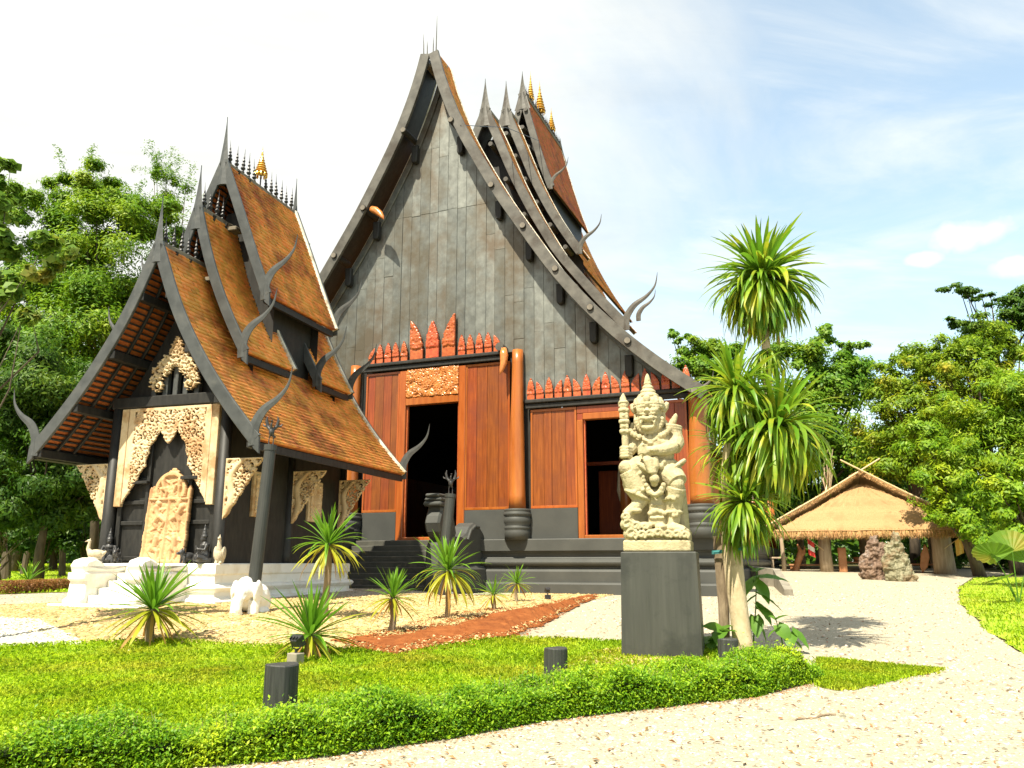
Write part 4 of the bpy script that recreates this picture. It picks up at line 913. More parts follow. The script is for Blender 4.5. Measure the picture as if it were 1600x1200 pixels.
for y in (2.15, 4.8):
    for side in (-1, 1):
        w_ = MB().prism([(y-.02, 2.78), (y+.72, 2.78), (y+.72, 3.92), (y-.02, 3.92)], side*1.63, side*1.72, 'yz', ch=0, chb=.02).build('carved_window', M['tancarve'], small)
        relief('window_carving', .06, .64, .06, 1.0, .02, f4, always, .04, M['tancarve'], w_, y=0, back=.02, loc=(side*1.735, y if side > 0 else y+.7, 2.82), rot=(0, 0, R(90)*side))
# ---- white base with stair flanks
sb = [(.28, .2), (.28, .78), (.22, .84), (.1, .88), (.1, .98), (.16, 1.02), (.2, 1.08), (.16, 1.14), (.06, 1.17), (.06, 1.36), (.1, 1.4), (.1, 1.61), (.07, 1.635)]
ring(small, 'white_base', 1.75, .78, 7.0, sb, M['white'])
def flank(x0, x1, y0, hz):
    mb = MB(); prof = [(.7, .3), (y0-.18, .3), (y0-.18, .86), (y0-.06, .92), (y0-.02, 1.25), (y0-.1, 1.3), (y0-.1, 1.44), (.7, 1.44)]
    mb.prism(prof, x0, x1, 'yz', ch=.03, chb=.03)
    f = mb.build('stair_flank', M['white'], small)
    MB().prism([(y0-.04, 1.45), (y0-.1, 1.58), (y0-.02, 1.7), (y0+.2, 1.76), (y0+.42, 1.68), (y0+.6, 1.54), (y0+.9, 1.62), (.7, 1.64), (.7, 1.45)], x0+.02, x1-.02, 'yz', ch=.05, chb=.05).build('scroll_top', M['white'], f)
flank(-.86, -.38, -.75, 1.7); flank(.66, 1.1, -.75, 1.7)
for k in range(5): MB().box((-.37, -.7+.26*k, .3), (.65, .72, .95+.15*k), .015).build('step', M['white'], small)
MB().box((-1.15, -1.05, .3), (1.35, -.8, .78), .03).build('foot_slab', M['white'], small)
# ---- carved relief leaf leaning in the doorway
def cap_d(X, Z, a, b, r0, r1):
    ax, az = a; bx, bz = b; t = np.clip(((X-ax)*(bx-ax)+(Z-az)*(bz-az))/((bx-ax)**2+(bz-az)**2+1e-9), 0, 1)
    d = np.hypot(X-ax-t*(bx-ax), Z-az-t*(bz-az)); r_ = r0+(r1-r0)*t; return np.sqrt(np.clip(1-(d/r_)**2, 0, 1))*r_/.08
_rd = np.random.default_rng(2)
def dancer(X, Z, cx, cz, s_, fl):
    x = (X-cx)*fl/s_+.05*np.sin((Z-cz)*9+cz*5); z = (Z-cz)/s_; H = np.zeros_like(X); J = {}
    jit = lambda p: J.setdefault(p, (p[0]+_rd.normal(0, .045), p[1]+_rd.normal(0, .035)))
    for a, b, r0, r1 in (((0,.42),(0,.43),.07,.07),((0,.5),(0,.58),.05,.015),((0,.34),(.02,.1),.09,.075),((.02,.08),(.16,-.06),.075,.06),((.16,-.06),(.1,-.3),.055,.04),((-.02,.08),(-.14,-.08),.075,.06),((-.14,-.08),(-.05,-.3),.055,.04),((-.06,.33),(-.2,.24),.04,.035),((-.2,.24),(-.13,.42),.035,.03),((.06,.33),(.21,.3),.04,.035),((.21,.3),(.1,.2),.035,.03),((.1,-.3),(.2,-.33),.04,.03),((-.05,-.3),(-.15,-.33),.04,.03),((.15,.0),(.26,.16),.03,.01)):
        H = np.maximum(H, cap_d(x, z, jit(a), jit(b), r0*1.25, r1*1.25)*.8)
    for _ in range(5):
        q = _rd.uniform(-.26, .26), _rd.uniform(-.35, .5); H = np.maximum(H, .7*cap_d(x+.05*np.sin(z*14), z, q, (q[0]+_rd.normal(0, .1), q[1]+_rd.normal(0, .16)), .035, .02))
    return H
def rel_h(X, Z):
    H = .05+.12*fretwork(X, Z, 23, 120, (-.6, .6, 0, 2.3))
    for cx, fl in ((-.27, 1), (.27, -1)):
        for cz in (.33, 1.05): H = np.maximum(H, dancer(X, Z, cx, cz, .8, fl))
    for cx, fl in ((-.2, -1), (.2, 1)): H = np.maximum(H, dancer(X, Z, cx, 1.76, .62, fl))
    fr_ = (np.abs(X) > .56) | ((np.abs(X) < .02) & (Z < 1.55)) | (Z < .07) | (np.abs(Z-1.52) < .03)
    arch = (Z > 1.56) & (np.abs(np.hypot(X*1.05, Z-1.72)-.42) < .045)
    return np.maximum(np.where(fr_, .65, H), np.where(arch, .8, 0))
def rel_mask(X, Z):
    base = (np.abs(X) < .62-.03*np.clip(Z/1.5, 0, 1)+.012*np.sin(Z*13)) & (Z < 1.56)
    horns = (np.abs(np.abs(X)-.53) < .06) & (Z < 1.8+.06*np.cos((np.abs(X)-.53)*40))
    top = (np.hypot(X*1.05, np.clip(Z-1.72, 0, None)) < .47) & (Z > 1.5) & (np.abs(X) < .45)
    fin = (np.hypot(X, Z-2.22) < .075) | ((np.hypot(np.abs(X)-.1, Z-2.18) < .05))
    return base | horns | top | fin
cr = relief('carved_relief_door', -.64, .64, 0.0, 2.32, .013, rel_h, rel_mask, .10, M['reliefwood'], None, y=0, back=.06, loc=sw(.2, .86, 1.64), rot=(R(-4), 0, SY))
cr['label'] = 'tall carved wooden relief of dancing figures leaning in the small temple doorway'; cr['category'] = 'carving'
# ---- statuettes on the white base
def kneeler(name, pos, h, rz, label, m, crown=True, group=None):
    s_ = h/1.0; mb = MB()
    mb.ell((0, .05, .09), (.2, .24, .09)).tube([(-.09, .2, .08), (-.1, -.2, .16)], [.075, .085]).tube([(.09, .2, .08), (.1, -.2, .16)], [.075, .085]).tube([(-.1, -.2, .15), (-.1, .12, .05)], [.07, .05]).tube([(.1, -.2, .15), (.1, .12, .05)], [.07, .05])
    mb.ell((0, .08, .2), (.13, .12, .1)).tube([(0, .07, .18), (0, .04, .34), (0, .03, .47), (0, .02, .55)], [.12, .095, .13, .05], 10)
    for sx in (-1, 1): mb.tube([(sx*.14, .03, .48), (sx*.19, -.03, .33), (sx*.04, -.17, .36)], [.05, .042, .03], 8).tube([(sx*.04, -.17, .33), (sx*.03, -.19, .44)], [.025, .015], 6)
    mb.ell((0, -.01, .615), (.07, .08, .085)).ell((0, -.085, .6), (.016, .02, .02), 8, 5)
    if crown: mb.lathe([(.075, .65), (.09, .67), (.075, .7), (.06, .74), (.066, .76), (.045, .81), (.05, .83), (.028, .88), (.02, .93), (.004, 1.0)], 10, (0, 0, 0))
    o = remesh(mb, name, .014, m, smooth_it=1, loc=pos, rot=(0, 0, rz), scale=s_)
    o['label'] = label; o['category'] = 'statue'
    if group: o['group'] = group
    return o
kneeler('kneeling_statue', sw(-1.42, .9, 1.63), .88, SY+R(25), 'black kneeling crowned figure on the white base by the left temple post', M['bronze'])
kneeler('kneeling_statue', sw(1.4, .78, 1.63), .92, SY+R(-35), 'black kneeling crowned figure on the white base beside the right temple post', M['bronze'])
def beast(pos, s_, rz, label, m):
    mb = MB()
    mb.ell((0, .1, .22), (.13, .24, .15)).ell((0, -.16, .36), (.09, .11, .11)).tube([(0, -.1, .25), (0, -.15, .38)], [.11, .08]).ell((0, -.28, .33), (.05, .08, .05)).tube([(0, .3, .25), (.04, .4, .36), (.02, .36, .48)], [.03, .025, .01])
    for sx in (-1, 1): mb.tube([(sx*.09, -.1, .22), (sx*.09, -.13, .02)], [.05, .04]).tube([(sx*.1, .22, .2), (sx*.11, .24, .02)], [.06, .045]).ell((sx*.07, -.12, .47), (.03, .02, .05), 8, 6)
    o = remesh(mb, 'beast_statue', .014, m, smooth_it=1, loc=pos, rot=(0, 0, rz), scale=s_); o['label'] = label; o['category'] = 'statue'; return o
beast(sw(-1.02, .72, 1.63), 0.72, SY+R(30), 'small dark beast figure next to the left kneeling statue', M['bronze'])
beast(sw(.98, .72, 1.63), .7, SY+R(-20), 'small dark beast figure between the carved relief and right kneeling statue', M['bronze'])
def swan(pos, s_, rz, label, m, tall_=False):
    mb = MB()
    if tall_:
        mb.ell((0, .05, .26), (.15, .17, .24)).ell((0, .12, .1), (.13, .1, .13)).tube([(0, -.02, .4), (0, -.05, .56), (0, -.04, .68)], [.09, .06, .05]).ell((0, -.07, .72), (.05, .07, .05)).tube([(0, -.11, .72), (0, -.2, .69)], [.025, .006]).tube([(0, -.03, .75), (0, -.02, .84)], [.03, .006])
        for sx in (-1, 1): mb.ell((sx*.12, .08, .3), (.05, .15, .2)).tube([(sx*.06, .0, .1), (sx*.06, -.03, 0)], [.04, .05])
    else:
        mb.ell((0, .08, .15), (.14, .24, .14)).tube([(0, -.08, .18), (0, -.16, .3), (0, -.15, .42), (0, -.13, .5)], [.09, .06, .045, .04]).ell((0, -.16, .53), (.045, .07, .045)).tube([(0, -.2, .53), (0, -.29, .5)], [.025, .006]).tube([(0, .28, .16), (0, .38, .24)], [.07, .02]).tube([(0, -.13, .55), (0, -.12, .62)], [.02, .005])
        for sx in (-1, 1): mb.ell((sx*.11, .1, .18), (.05, .2, .1))
        mb.ell((0, .05, .03), (.16, .22, .04))
    o = remesh(mb, 'bird_statue', .012, m, smooth_it=1, noise=.01, nscale=30, loc=pos, rot=(0, 0, rz), scale=s_); o['label'] = label; o['category'] = 'statue'; return o
swan(sw(-.62, -.42, 1.72), .78, SY+R(-75), 'pale carved bird on the left stair flank of the small temple', M['palestone'])
swan(sw(1.78, .85, 1.63), .8, SY+R(20), 'tall pale carved bird at the right corner of the white base', M['palestone'], True)
# ---- white stone elephants in the gravel
def elephant(pos, s_, rz, label):
    mb = MB()
    mb.ell((0, .15, .42), (.36, .48, .36)).ell((0, .3, .3), (.34, .36, .3)).ell((0, -.32, .6), (.24, .24, .25)).ell((0, -.28, .76), (.16, .16, .13))
    mb.tube([(0, -.5, .56), (.02, -.62, .38), (.03, -.64, .2), (.05, -.58, .06)], [.12, .1, .08, .07], 10)
    for sx in (-1, 1):
        mb.ell((sx*.27, -.2, .55), (.07, .2, .27)).ell((sx*.24, .15, .1), (.13, .3, .12)).tube([(sx*.2, -.22, .34), (sx*.22, -.3, .05)], [.14, .12]).tube([(sx*.1, -.5, .46), (sx*.13, -.6, .4)], [.04, .02])
    o = remesh(mb, 'elephant_statue', .022, M['whitestone'], smooth_it=1, noise=.03, nscale=7, loc=pos, rot=(0, 0, rz), scale=s_); o['label'] = label; o['category'] = 'statue'; return o
g = spot(382, 962); elephant((g[0], g[1]+.3, g[2]-.05), .88, R(-8), 'large white stone elephant in the gravel in front of the small temple')
g = spot(697, 928); elephant((g[0], g[1], g[2]-.05), .68, R(-15), 'small white stone elephant by the steps, behind a slim young palm')
# ---- black poles with bird figures on top
def bird_pole(b, t_, r0, label, s_):
    b = np.array(b); t_ = np.array(t_); p = thing('bird_pole', label, 'pole', tuple(b), 0, 'black poles topped with bronze bird figures')
    d = t_-b
    MB().tube([d*u for u in (-.06, .3, .7, 1.0)], [r0, r0*.97, r0*.93, r0*.9], 18).build('shaft', M['polepaint'], p, smooth=False)
    MB().tube([d*.97, d*1.0+np.array([0, 0, .02])], [r0*1.0, r0*1.0], 18).build('collar', M['polepaint'], p)
    mb = MB()
    for sx in (-1, 1):
        mb.tube([(sx*.045, 0, 0), (sx*.05, .01, .14), (sx*.025, 0, .24)], [.014, .012, .02], 7).ell((sx*.05, -.03, .01), (.02, .05, .012), 8, 5)
        mb.tube([(sx*.03, 0, .33), (sx*.1, .03, .42), (sx*.13, .02, .54), (sx*.11, 0, .64)], [.035, .04, .032, .006], 8).tube([(sx*.08, .02, .4), (sx*.19, .05, .43), (sx*.22, .05, .49)], [.025, .02, .005], 7)
    mb.ell((0, 0, .29), (.06, .075, .1)).tube([(0, -.03, .36), (0, -.07, .44), (.02, -.06, .5)], [.035, .022, .02], 8).ell((.02, -.09, .52), (.022, .035, .022), 8, 6).tube([(.02, -.12, .52), (.025, -.18, .5)], [.012, .003], 6).tube([(0, .06, .24), (.02, .17, .2), (.03, .24, .23)], [.035, .03, .008], 7)
    remesh(mb, 'bird_figure', .009, M['bronze'], p, loc=tuple(d+np.array([0, 0, .02])), scale=s_)
    return p
b = spot(396, 925); b = np.array(lift(394, 925, 17.0)); b[2] = float(gz(b[0], b[1])); bird_pole(b, lift(423, 697, 17.2), .135, 'thick black leaning pole with a bird figure beside the white elephant', .98)
b = lift(688, 925, 24.8); b[2] = float(gz(b[0], b[1])); bird_pole(b, lift(704, 773, 25.0), .17, 'black leaning pole with a bird figure before the main temple doorway', 1.15)
# ---------------------------------------------------------------- guardian statue on its plinth
PY = R(-15)
DPL = spot(1034, 1033)[1]; pc = lift(1034, 1034, DPL); pf = Vector((pc[0], pc[1], 0)); yv = Vector((math.sin(-PY), math.cos(-PY), 0))
pcen = pf + yv*.52; zg_ = float(gz(pcen.x, pcen.y)); ZT = float(lift(1034, 862, DPL)[2])
def frustum(hx0, hy0, hx1, hy1, h, ch=.015):
    mb = MB(); V = []
    for z, hx, hy in ((0, hx0, hy0), (h-ch, hx1, hy1), (h, hx1-ch, hy1-ch)): V += [(-hx, -hy, z), (hx, -hy, z), (hx, hy, z), (-hx, hy, z)]
    F = [(q*4+e, q*4+(e+1) % 4, (q+1)*4+(e+1) % 4, (q+1)*4+e) for q in range(2) for e in range(4)]+[(3, 2, 1, 0), (8, 9, 10, 11)]
    return mb.add(V, F)
pl_ = thing('plinth', 'tall black tapered plinth under the stone guardian statue', 'plinth', (pcen.x, pcen.y, zg_-.15), PY)
frustum(.615*DPL/13, .5, .585*DPL/13, .48, ZT-zg_+.15).build('plinth_block', M['plinth'], pl_)
gst = thing('guardian_statue', 'yellow sandstone crowned guardian figure holding a club, on the black plinth', 'statue', (pcen.x-.02, pcen.y, ZT), PY)
U = .0103*DPL/13
def px(x, z, y=0): return ((x/3.75-73)*U, y, (302-z/3.75)*U)       # from the enlarged view of the figure to metres
mb = MB()
# block, cloud base and back slab
mb.box(px(80, 1132, -.42), px(466, 1066, .42), .02)
mb.box(px(86, 1070, -.34), px(460, 1000, .4), .03)
r = np.random.default_rng(8)
for (x, z, q) in ((110, 975, .13), (130, 1030, .14), (190, 1035, .10), (235, 1030, .085), (285, 1025, .10), (340, 1035, .09), (390, 1035, .1), (435, 1040, .09), (100, 930, .09), (155, 985, .1), (210, 990, .07)):
    p = px(x, z, -.32); mb.ell(p, (q, .1, q*.85))
    # spiral ridge of each cloud curl
    pts = [(p[0]+q*.75*(1-t*.75)*math.cos(-1+t*8), p[1]-.095+.03*t*0, p[2]+q*.65*(1-t*.75)*math.sin(-1+t*8)) for t in np.linspace(0, 1, 16)]
    mb.tube(pts, [.026]*16, 6)
slab = [px(96, 1000), px(120, 760), px(150, 560), px(330, 520), px(405, 600), px(438, 760), px(452, 1000)]
mb.prism([(a[0], a[2]) for a in slab][::-1], .08, .38, 'xz', ch=.06, chb=.05)
# torso, belly, hips
mb.ell(px(275, 500, -.02), (.34, .25, .25)).ell(px(280, 560, -.08), (.29, .25, .2)).ell(px(280, 450, 0), (.36, .2, .17)).ell(px(270, 640, 0), (.32, .22, .16))
# thighs and legs: the left knee is raised outwards, the right leg stands bent
mb.tube([px(250, 650, -.05), px(165, 640, -.2), px(110, 655, -.3)], [.2, .2, .16], 14).ell(px(108, 640, -.3), (.125, .12, .13))
mb.ell(px(150, 720, -.18), (.2, .17, .26)).tube([px(120, 660, -.3), px(165, 770, -.25), px(190, 830, -.22)], [.15, .17, .13], 14)
mb.tube([px(200, 820, -.22), px(160, 870, -.28), px(110, 905, -.34), px(92, 915, -.38)], [.11, .1, .075, .05], 12).ell(px(150, 895, -.32), (.12, .09, .05))
mb.tube([px(300, 650, -.04), px(375, 690, -.2), px(405, 735, -.28)], [.2, .2, .16], 14).ell(px(395, 740, -.27), (.13, .13, .14)).ell(px(350, 700, -.14), (.17, .15, .15))
mb.tube([px(395, 760, -.25), px(370, 850, -.18), px(365, 930, -.16), px(362, 985, -.18)], [.15, .15, .12, .1], 14).ell(px(375, 840, -.16), (.13, .13, .2))
mb.ell(px(385, 1000, -.28), (.15, .12, .07)).tube([px(350, 985, -.18), px(400, 1005, -.33), px(440, 1012, -.38)], [.09, .075, .045], 10)
for k in range(4): mb.ell(px(420+k*8, 1012+k*1, -.4+.02*k), (.028, .04, .028), 8, 6)
# bands and scallops on the legs
def band(c, rx, ry, tilt, rad, n=18, a0=0, a1=6.283):
    c = np.array(c); pts = [c+np.array([rx*math.cos(a), ry*math.sin(a), tilt*math.cos(a)]) for a in np.linspace(a0, a1, n)]; mb.tube(pts, rad, 6)
band(px(165, 800, -.24), .18, .17, -.08, .03); band(px(372, 820, -.2), .165, .15, .04, .03); band(px(366, 905, -.17), .14, .13, .0, .028); band(px(372, 660, -.15), .2, .17, .16, .035)
for x, z, y in ((155, 790, -.42), (180, 800, -.4), (205, 775, -.38), (350, 825, -.36), (380, 830, -.36), (400, 818, -.33), (380, 905, -.31), (390, 920, -.3), (375, 925, -.31), (205, 700, -.33), (190, 675, -.36), (210, 720, -.32), (330, 690, -.3), (345, 670, -.31), (410, 665, -.26), (400, 655, -.3)): mb.ell(px(x, z, y), (.038, .03, .038), 8, 6)
# loin cloth, sash and pendant chain
mb.prism([(a[0], a[2]) for a in (px(235, 770), px(225, 990), px(325, 990), px(318, 770))], -.3, .0, 'xz', ch=.04).box(px(243, 868, -.32), px(312, 858, -.2), .01).box(px(235, 945, -.33), px(320, 930, -.2), .01)
for k in range(5): mb.ell(px(240+k*20, 895+8*abs(k-2), -.31), (.05, .03, .04), 8, 6)
mb.ell(px(205, 985, -.3), (.12, .1, .07)).ell(px(300, 990, -.3), (.1, .1, .05))
mb.tube([px(225, 750, -.34), px(240, 790, -.38), px(275, 808, -.4), px(310, 790, -.38), px(325, 750, -.34)], .045, 8)
for k in range(9): t = k/8; mb.ell(px(225+100*t, 750+58*math.sin(math.pi*t), -.39), (.042, .04, .042), 8, 6)
mb.tube([px(130, 600, -.3), px(190, 625, -.36), px(245, 670, -.36)], [.05, .06, .05], 10, flat=.7).tube([px(150, 590, -.3), px(230, 640, -.38)], .035, 8)
# the sheathed blade held at the belly
mb.tube([px(225, 575, -.36), px(250, 610, -.42), px(268, 680, -.42), px(262, 690, -.42)], [.075, .1, .085, .05], 12, flat=.7).tube([px(282, 585, -.38), px(285, 640, -.4), px(272, 690, -.38)], [.05, .06, .04], 10)
mb.ell(px(275, 715, -.4), (.08, .09, .08)).ell(px(272, 740, -.36), (.06, .07, .05))
band(px(280, 610, -.05), .32, .27, .0, .035, 20, 3.14, 6.28); band(px(280, 625, -.05), .32, .27, .0, .03, 20, 3.14, 6.28)
mb.ell(px(310, 635, -.33), (.06, .05, .06)).ell(px(330, 610, -.3), (.05, .05, .05))
# right arm across the chest with its hand
mb.ell(px(385, 440, -.02), (.13, .14, .16)).tube([px(390, 440, -.02), px(402, 490, -.1), px(392, 525, -.2)], [.13, .135, .115], 12).tube([px(392, 515, -.2), px(330, 540, -.33), px(265, 548, -.38), px(235, 545, -.4)], [.115, .1, .08, .07], 12)
band(px(285, 545, -.37), .03, .1, .0, .04, 12); band(px(270, 545, -.38), .03, .09, .0, .035, 12)
for k in range(4): mb.tube([px(232, 525+k*12, -.44), px(205, 520+k*13, -.46), px(188, 528+k*13, -.42)], [.028, .026, .02], 7)
mb.tube([px(235, 528, -.42), px(218, 512, -.47), px(205, 508, -.45)], [.03, .026, .018], 7).ell(px(225, 545, -.42), (.07, .05, .075))
# left arm down to the club
mb.ell(px(160, 445, -.0), (.12, .13, .15)).tube([px(158, 440, 0), px(140, 500, -.08), px(118, 545, -.2)], [.12, .11, .085], 12)
for k in range(4): mb.tube([px(78, 520+k*17, -.25), px(88, 520+k*17, -.35), px(120, 521+k*17, -.36), px(138, 523+k*17, -.27)], .034, 8)
# club with carved blocks
mb.tube([px(104, 600, -.22), px(102, 430, -.22)], [.05, .06], 10)
for z0, z1, q in ((428, 405, .078), (400, 372, .07), (368, 345, .085), (340, 300, .072), (297, 275, .085)):
    a = px(101, z0, -.22); b = px(101, z1, -.22); mb.box((a[0]-q, -.22-q, a[2]), (a[0]+q, -.22+q, b[2]), .012); mb.ell((a[0], -.22-q, (a[2]+b[2])/2), (.026, .02, .026), 8, 6)
mb.ell(px(98, 255, -.22), (.07, .07, .09)).ell(px(98, 235, -.22), (.085, .08, .04)).tube([px(98, 245, -.22), px(96, 205, -.22), px(99, 178, -.22)], [.065, .05, .012], 10)
for sx in (-18, 18): mb.tube([px(98+sx, 262, -.22), px(98+sx*1.35, 240, -.22), px(98+sx, 222, -.22)], [.03, .028, .008], 7)
# head
mb.ell(px(247, 340, -.1), (.2, .2, .25)).ell(px(247, 375, -.16), (.17, .17, .14)).ell(px(247, 295, -.08), (.2, .19, .15))
for x in (206, 284):
    mb.ell(px(x, 297, -.27), (.075, .07, .062)).tube([px(x-28, 282, -.24), px(x, 272, -.31), px(x+28, 284, -.24)], [.02, .03, .02], 7).tube([px(x-26, 312, -.26), px(x, 318, -.32), px(x+26, 312, -.26)], [.014, .02, .014], 7)
    mb.ell(px(x+(8 if x < 240 else -8)*1.0, 345, -.26), (.075, .07, .06))
mb.tube([px(245, 285, -.28), px(243, 315, -.36)], [.035, .06], 9).ell(px(228, 322, -.33), (.04, .04, .032), 8, 6).ell(px(260, 322, -.33), (.04, .04, .032), 8, 6)
mb.tube([px(190, 345, -.24), px(215, 345, -.35), px(243, 352, -.38), px(272, 345, -.35), px(300, 345, -.24)], [.02, .035, .036, .035, .02], 8)
mb.tube([px(200, 385, -.25), px(222, 402, -.33), px(245, 406, -.36), px(268, 402, -.33), px(292, 385, -.25)], [.02, .035, .038, .035, .02], 8)
for x in (212, 228, 244, 258, 272): mb.ell(px(x, 361, -.35), (.022, .02, .028), 6, 5)
for x in (204, 284): mb.tube([px(x, 395, -.3), px(x, 372, -.34), px(x+(-6 if x < 240 else 6), 355, -.32)], [.026, .022, .006], 7)
# curly beard collar
for k in range(15):
    a = math.pi*(.02+.96*k/14); mb.ell(px(247-76*math.cos(a), 340+86*math.sin(a), -.2+.05*abs(math.cos(a))), (.052, .06, .05), 8, 6)
for k in range(11):
    a = math.pi*(.08+.84*k/10); mb.ell(px(250-120*math.cos(a), 400+60*math.sin(a), -.22), (.045, .045, .05), 8, 6)
for k in range(7): mb.ell(px(215+12*k, 470+10*math.sin(k*.52), -.25), (.03, .03, .035), 6, 5)
mb.tube([px(250, 480, -.26), px(255, 500, -.28), px(250, 515, -.28)], [.05, .045, .012], 8)
# ears and flared ear ornaments
for sx in (-1, 1):
    mb.ell(px(247+sx*82, 320, -.02), (.04, .06, .1)).tube([px(247+sx*80, 285, 0), px(247+sx*96, 262, 0), px(247+sx*108, 236, .0), px(247+sx*100, 228, 0)], [.06, .06, .04, .01], 9).tube([px(247+sx*78, 290, -.05), px(247+sx*84, 262, -.05), px(247+sx*80, 240, -.05)], [.05, .045, .012], 8)
    mb.tube([px(247+sx*84, 345, .02), px(247+sx*95, 390, .02), px(247+sx*105, 430, .02)], [.05, .06, .05], 9)
# crown: rim, petals, tiers and point
band(px(247, 268, -.08), .225, .22, 0, .035, 24); band(px(247, 252, -.08), .23, .225, 0, .03, 24)
for k in range(9):
    a = math.pi*(1.05+.9*k/8); mb.ell(tuple(np.array(px(247, 240, -.08))+np.array([.215*math.cos(a), .215*math.sin(a), 0])), (.042, .035, .05), 8, 6)
mb.ell(px(245, 257, -.32), (.04, .035, .04)).ell(px(243, 225, -.3), (.06, .05, .075))
mb.lathe([(.22, 0), (.235, .03), (.2, .07), (.16, .1), (.175, .13), (.165, .16), (.12, .185), (.13, .21), (.115, .235), (.085, .255), (.095, .28), (.08, .305), (.058, .325), (.068, .35), (.052, .375), (.05, .41), (.035, .47), (.012, .52)], 18, px(243, 245, -.06))
for k in range(8):
    a = k*.785; mb.ell(tuple(np.array(px(243, 222, -.06))+np.array([.19*math.cos(a), .19*math.sin(a), 0])), (.05, .05, .06), 8, 6)
# shoulder flames and arm bands
mb.tube([px(365, 385, .06), px(385, 350, .06), px(404, 310, .06), px(404, 298, .06)], [.05, .06, .035, .008], 8).tube([px(345, 385, .06), px(370, 362, .06), px(385, 330, .06)], [.04, .045, .01], 8)
for z in (384, 400, 418): band(px(385, z, 0), .125, .13, -.02, .028, 16)
for z in (400, 420, 440): band(px(158, z, 0), .11, .12, .02, .028, 14)
mb.tube([px(150, 400, .06), px(140, 370, .06), px(132, 345, .06)], [.05, .05, .01], 8)
remesh(mb, 'figure', .0085, M['sandstone'], gst, smooth_it=1, noise=.009, nscale=34)

# ---------------------------------------------------------------- bollards and spot lamps
def bollard(px_, py_b, px_t, py_t, D, r0, lab, lean=(0, 0)):
    b = lift(px_, py_b, D); z0 = float(gz(b[0], b[1])); t_ = lift(px_t, py_t, D)
    o = thing('timber_bollard', lab, 'bollard', (b[0], b[1], z0), 0, 'charred timber bollards along the hedge')
    h = t_[2]-z0; dx = t_[0]-b[0]; n = 22; mb = MB(); V = []; rr = np.random.default_rng(int(px_))
    jag = 1+rr.normal(0, .018, n)
    for z, q in ((-.1, 1.0), (h*.5, .99), (h-.012, .985), (h, .93)):
        for k in range(n): a = 2*math.pi*k/n; V.append((dx*z/h+r0*q*jag[k]*math.cos(a), r0*q*jag[k]*math.sin(a), z+.006*math.sin(a*2)*(z > h*.9)))
    F = [(i*n+k, i*n+(k+1) % n, (i+1)*n+(k+1) % n, (i+1)*n+k) for i in range(3) for k in range(n)]+[tuple(3*n+k for k in range(n))]
    mb.add(V, F).build('log', M['bollard'], o); return o
bollard(437, 1108, 441, 1037, 9.0, .178, 'charred timber bollard at the left, in front of the small spot lamp')
bollard(868, 1062, 868, 1012, 11.0, .155, 'charred timber bollard in the hedge between lawn and gravel, left of the plinth')
bollard(1138, 1028, 1137, 998, 12.4, .145, 'charred timber bollard by the foot of the tall leafy tree')
def lamp(px_, py_, s_, rz, lab):
    g = spot(px_, py_); o = thing('spot_lamp', lab, 'garden lamp', tuple(g), rz, 'black garden spot lamps')
    MB().box((-.1*s_, -.09*s_, -.05), (.1*s_, .09*s_, .2*s_), .01).build('concrete_foot', M['concrete'] if s_ > .8 else M['black_iron'], o)
    MB().tube([(0, 0, .19*s_), (0, 0, .26*s_)], .018, 8).tube([(-.075*s_, 0, .36*s_), (-.08*s_, 0, .27*s_), (0, 0, .25*s_), (.08*s_, 0, .27*s_), (.075*s_, 0, .36*s_)], .011, 6).build('bracket', M['black_iron'], o)
    hb = MB(); V = []
    for y, hx, hz in ((-.075, .105, .085), (.0, .1, .08), (.06, .06, .05)): V += [(-hx*s_, y*s_, -hz*s_), (hx*s_, y*s_, -hz*s_), (hx*s_, y*s_, hz*s_), (-hx*s_, y*s_, hz*s_)]
    hb.add(V, [(q*4+e, q*4+(e+1) % 4, (q+1)*4+(e+1) % 4, (q+1)*4+e) for q in range(2) for e in range(4)]+[(3, 2, 1, 0), (8, 9, 10, 11)])
    h_ = hb.build('lamp_head', M['black_iron'], o, loc=(0, 0, .36*s_), rot=(R(-28), 0, 0))
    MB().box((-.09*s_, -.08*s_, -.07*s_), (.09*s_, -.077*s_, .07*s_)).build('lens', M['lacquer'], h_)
    for k in range(3): MB().box((-.07*s_+.06*k*s_, .0, .07*s_), (-.06*s_+.06*k*s_, .06*s_, .1*s_)).build('cooling_fin', M['black_iron'], h_)
lamp(461, 1043, .92, R(150), 'black spot lamp on a block in the grass behind the left bollard')
lamp(856, 938, .75, R(200), 'small black spot lamp on the gravel at the edge of the red soil')

# ---------------------------------------------------------------- clipped hedge along the road
hf_ = np.array([p[:2] for p in S(*[(x, y-6) for x, y in hed])]); 
dd = np.r_[0, np.cumsum(np.linalg.norm(np.diff(hf_, axis=0), axis=1))]
HW = .92; HH = .31
def hline(t):
    return np.stack([np.interp(t, dd, hf_[:, k]) for k in range(2)], -1)
hedge = thing('hedge', 'low clipped green hedge curving between the lawn and the gravel road', 'hedge', tuple(np.r_[hline(dd[-1]*.6), 0.0]))
ho = np.array(hedge.location)
_rb = np.random.default_rng(15); _bt = _rb.uniform(0, 1, 420); _bu = _rb.uniform(0, 1, 420); _bh = _rb.normal(0, .032, 420); _br = _rb.uniform(.07, .2, 420)
def bumps(t, u):
    t = np.asarray(t, float); u = np.asarray(u, float); out = np.zeros(np.broadcast(t, u).shape)
    for a, b, h_, q in zip(_bt*dd[-1], _bu, _bh, _br): out += h_*np.exp(-((t-a)**2+((u-b)*HW)**2)/q**2)
    return out
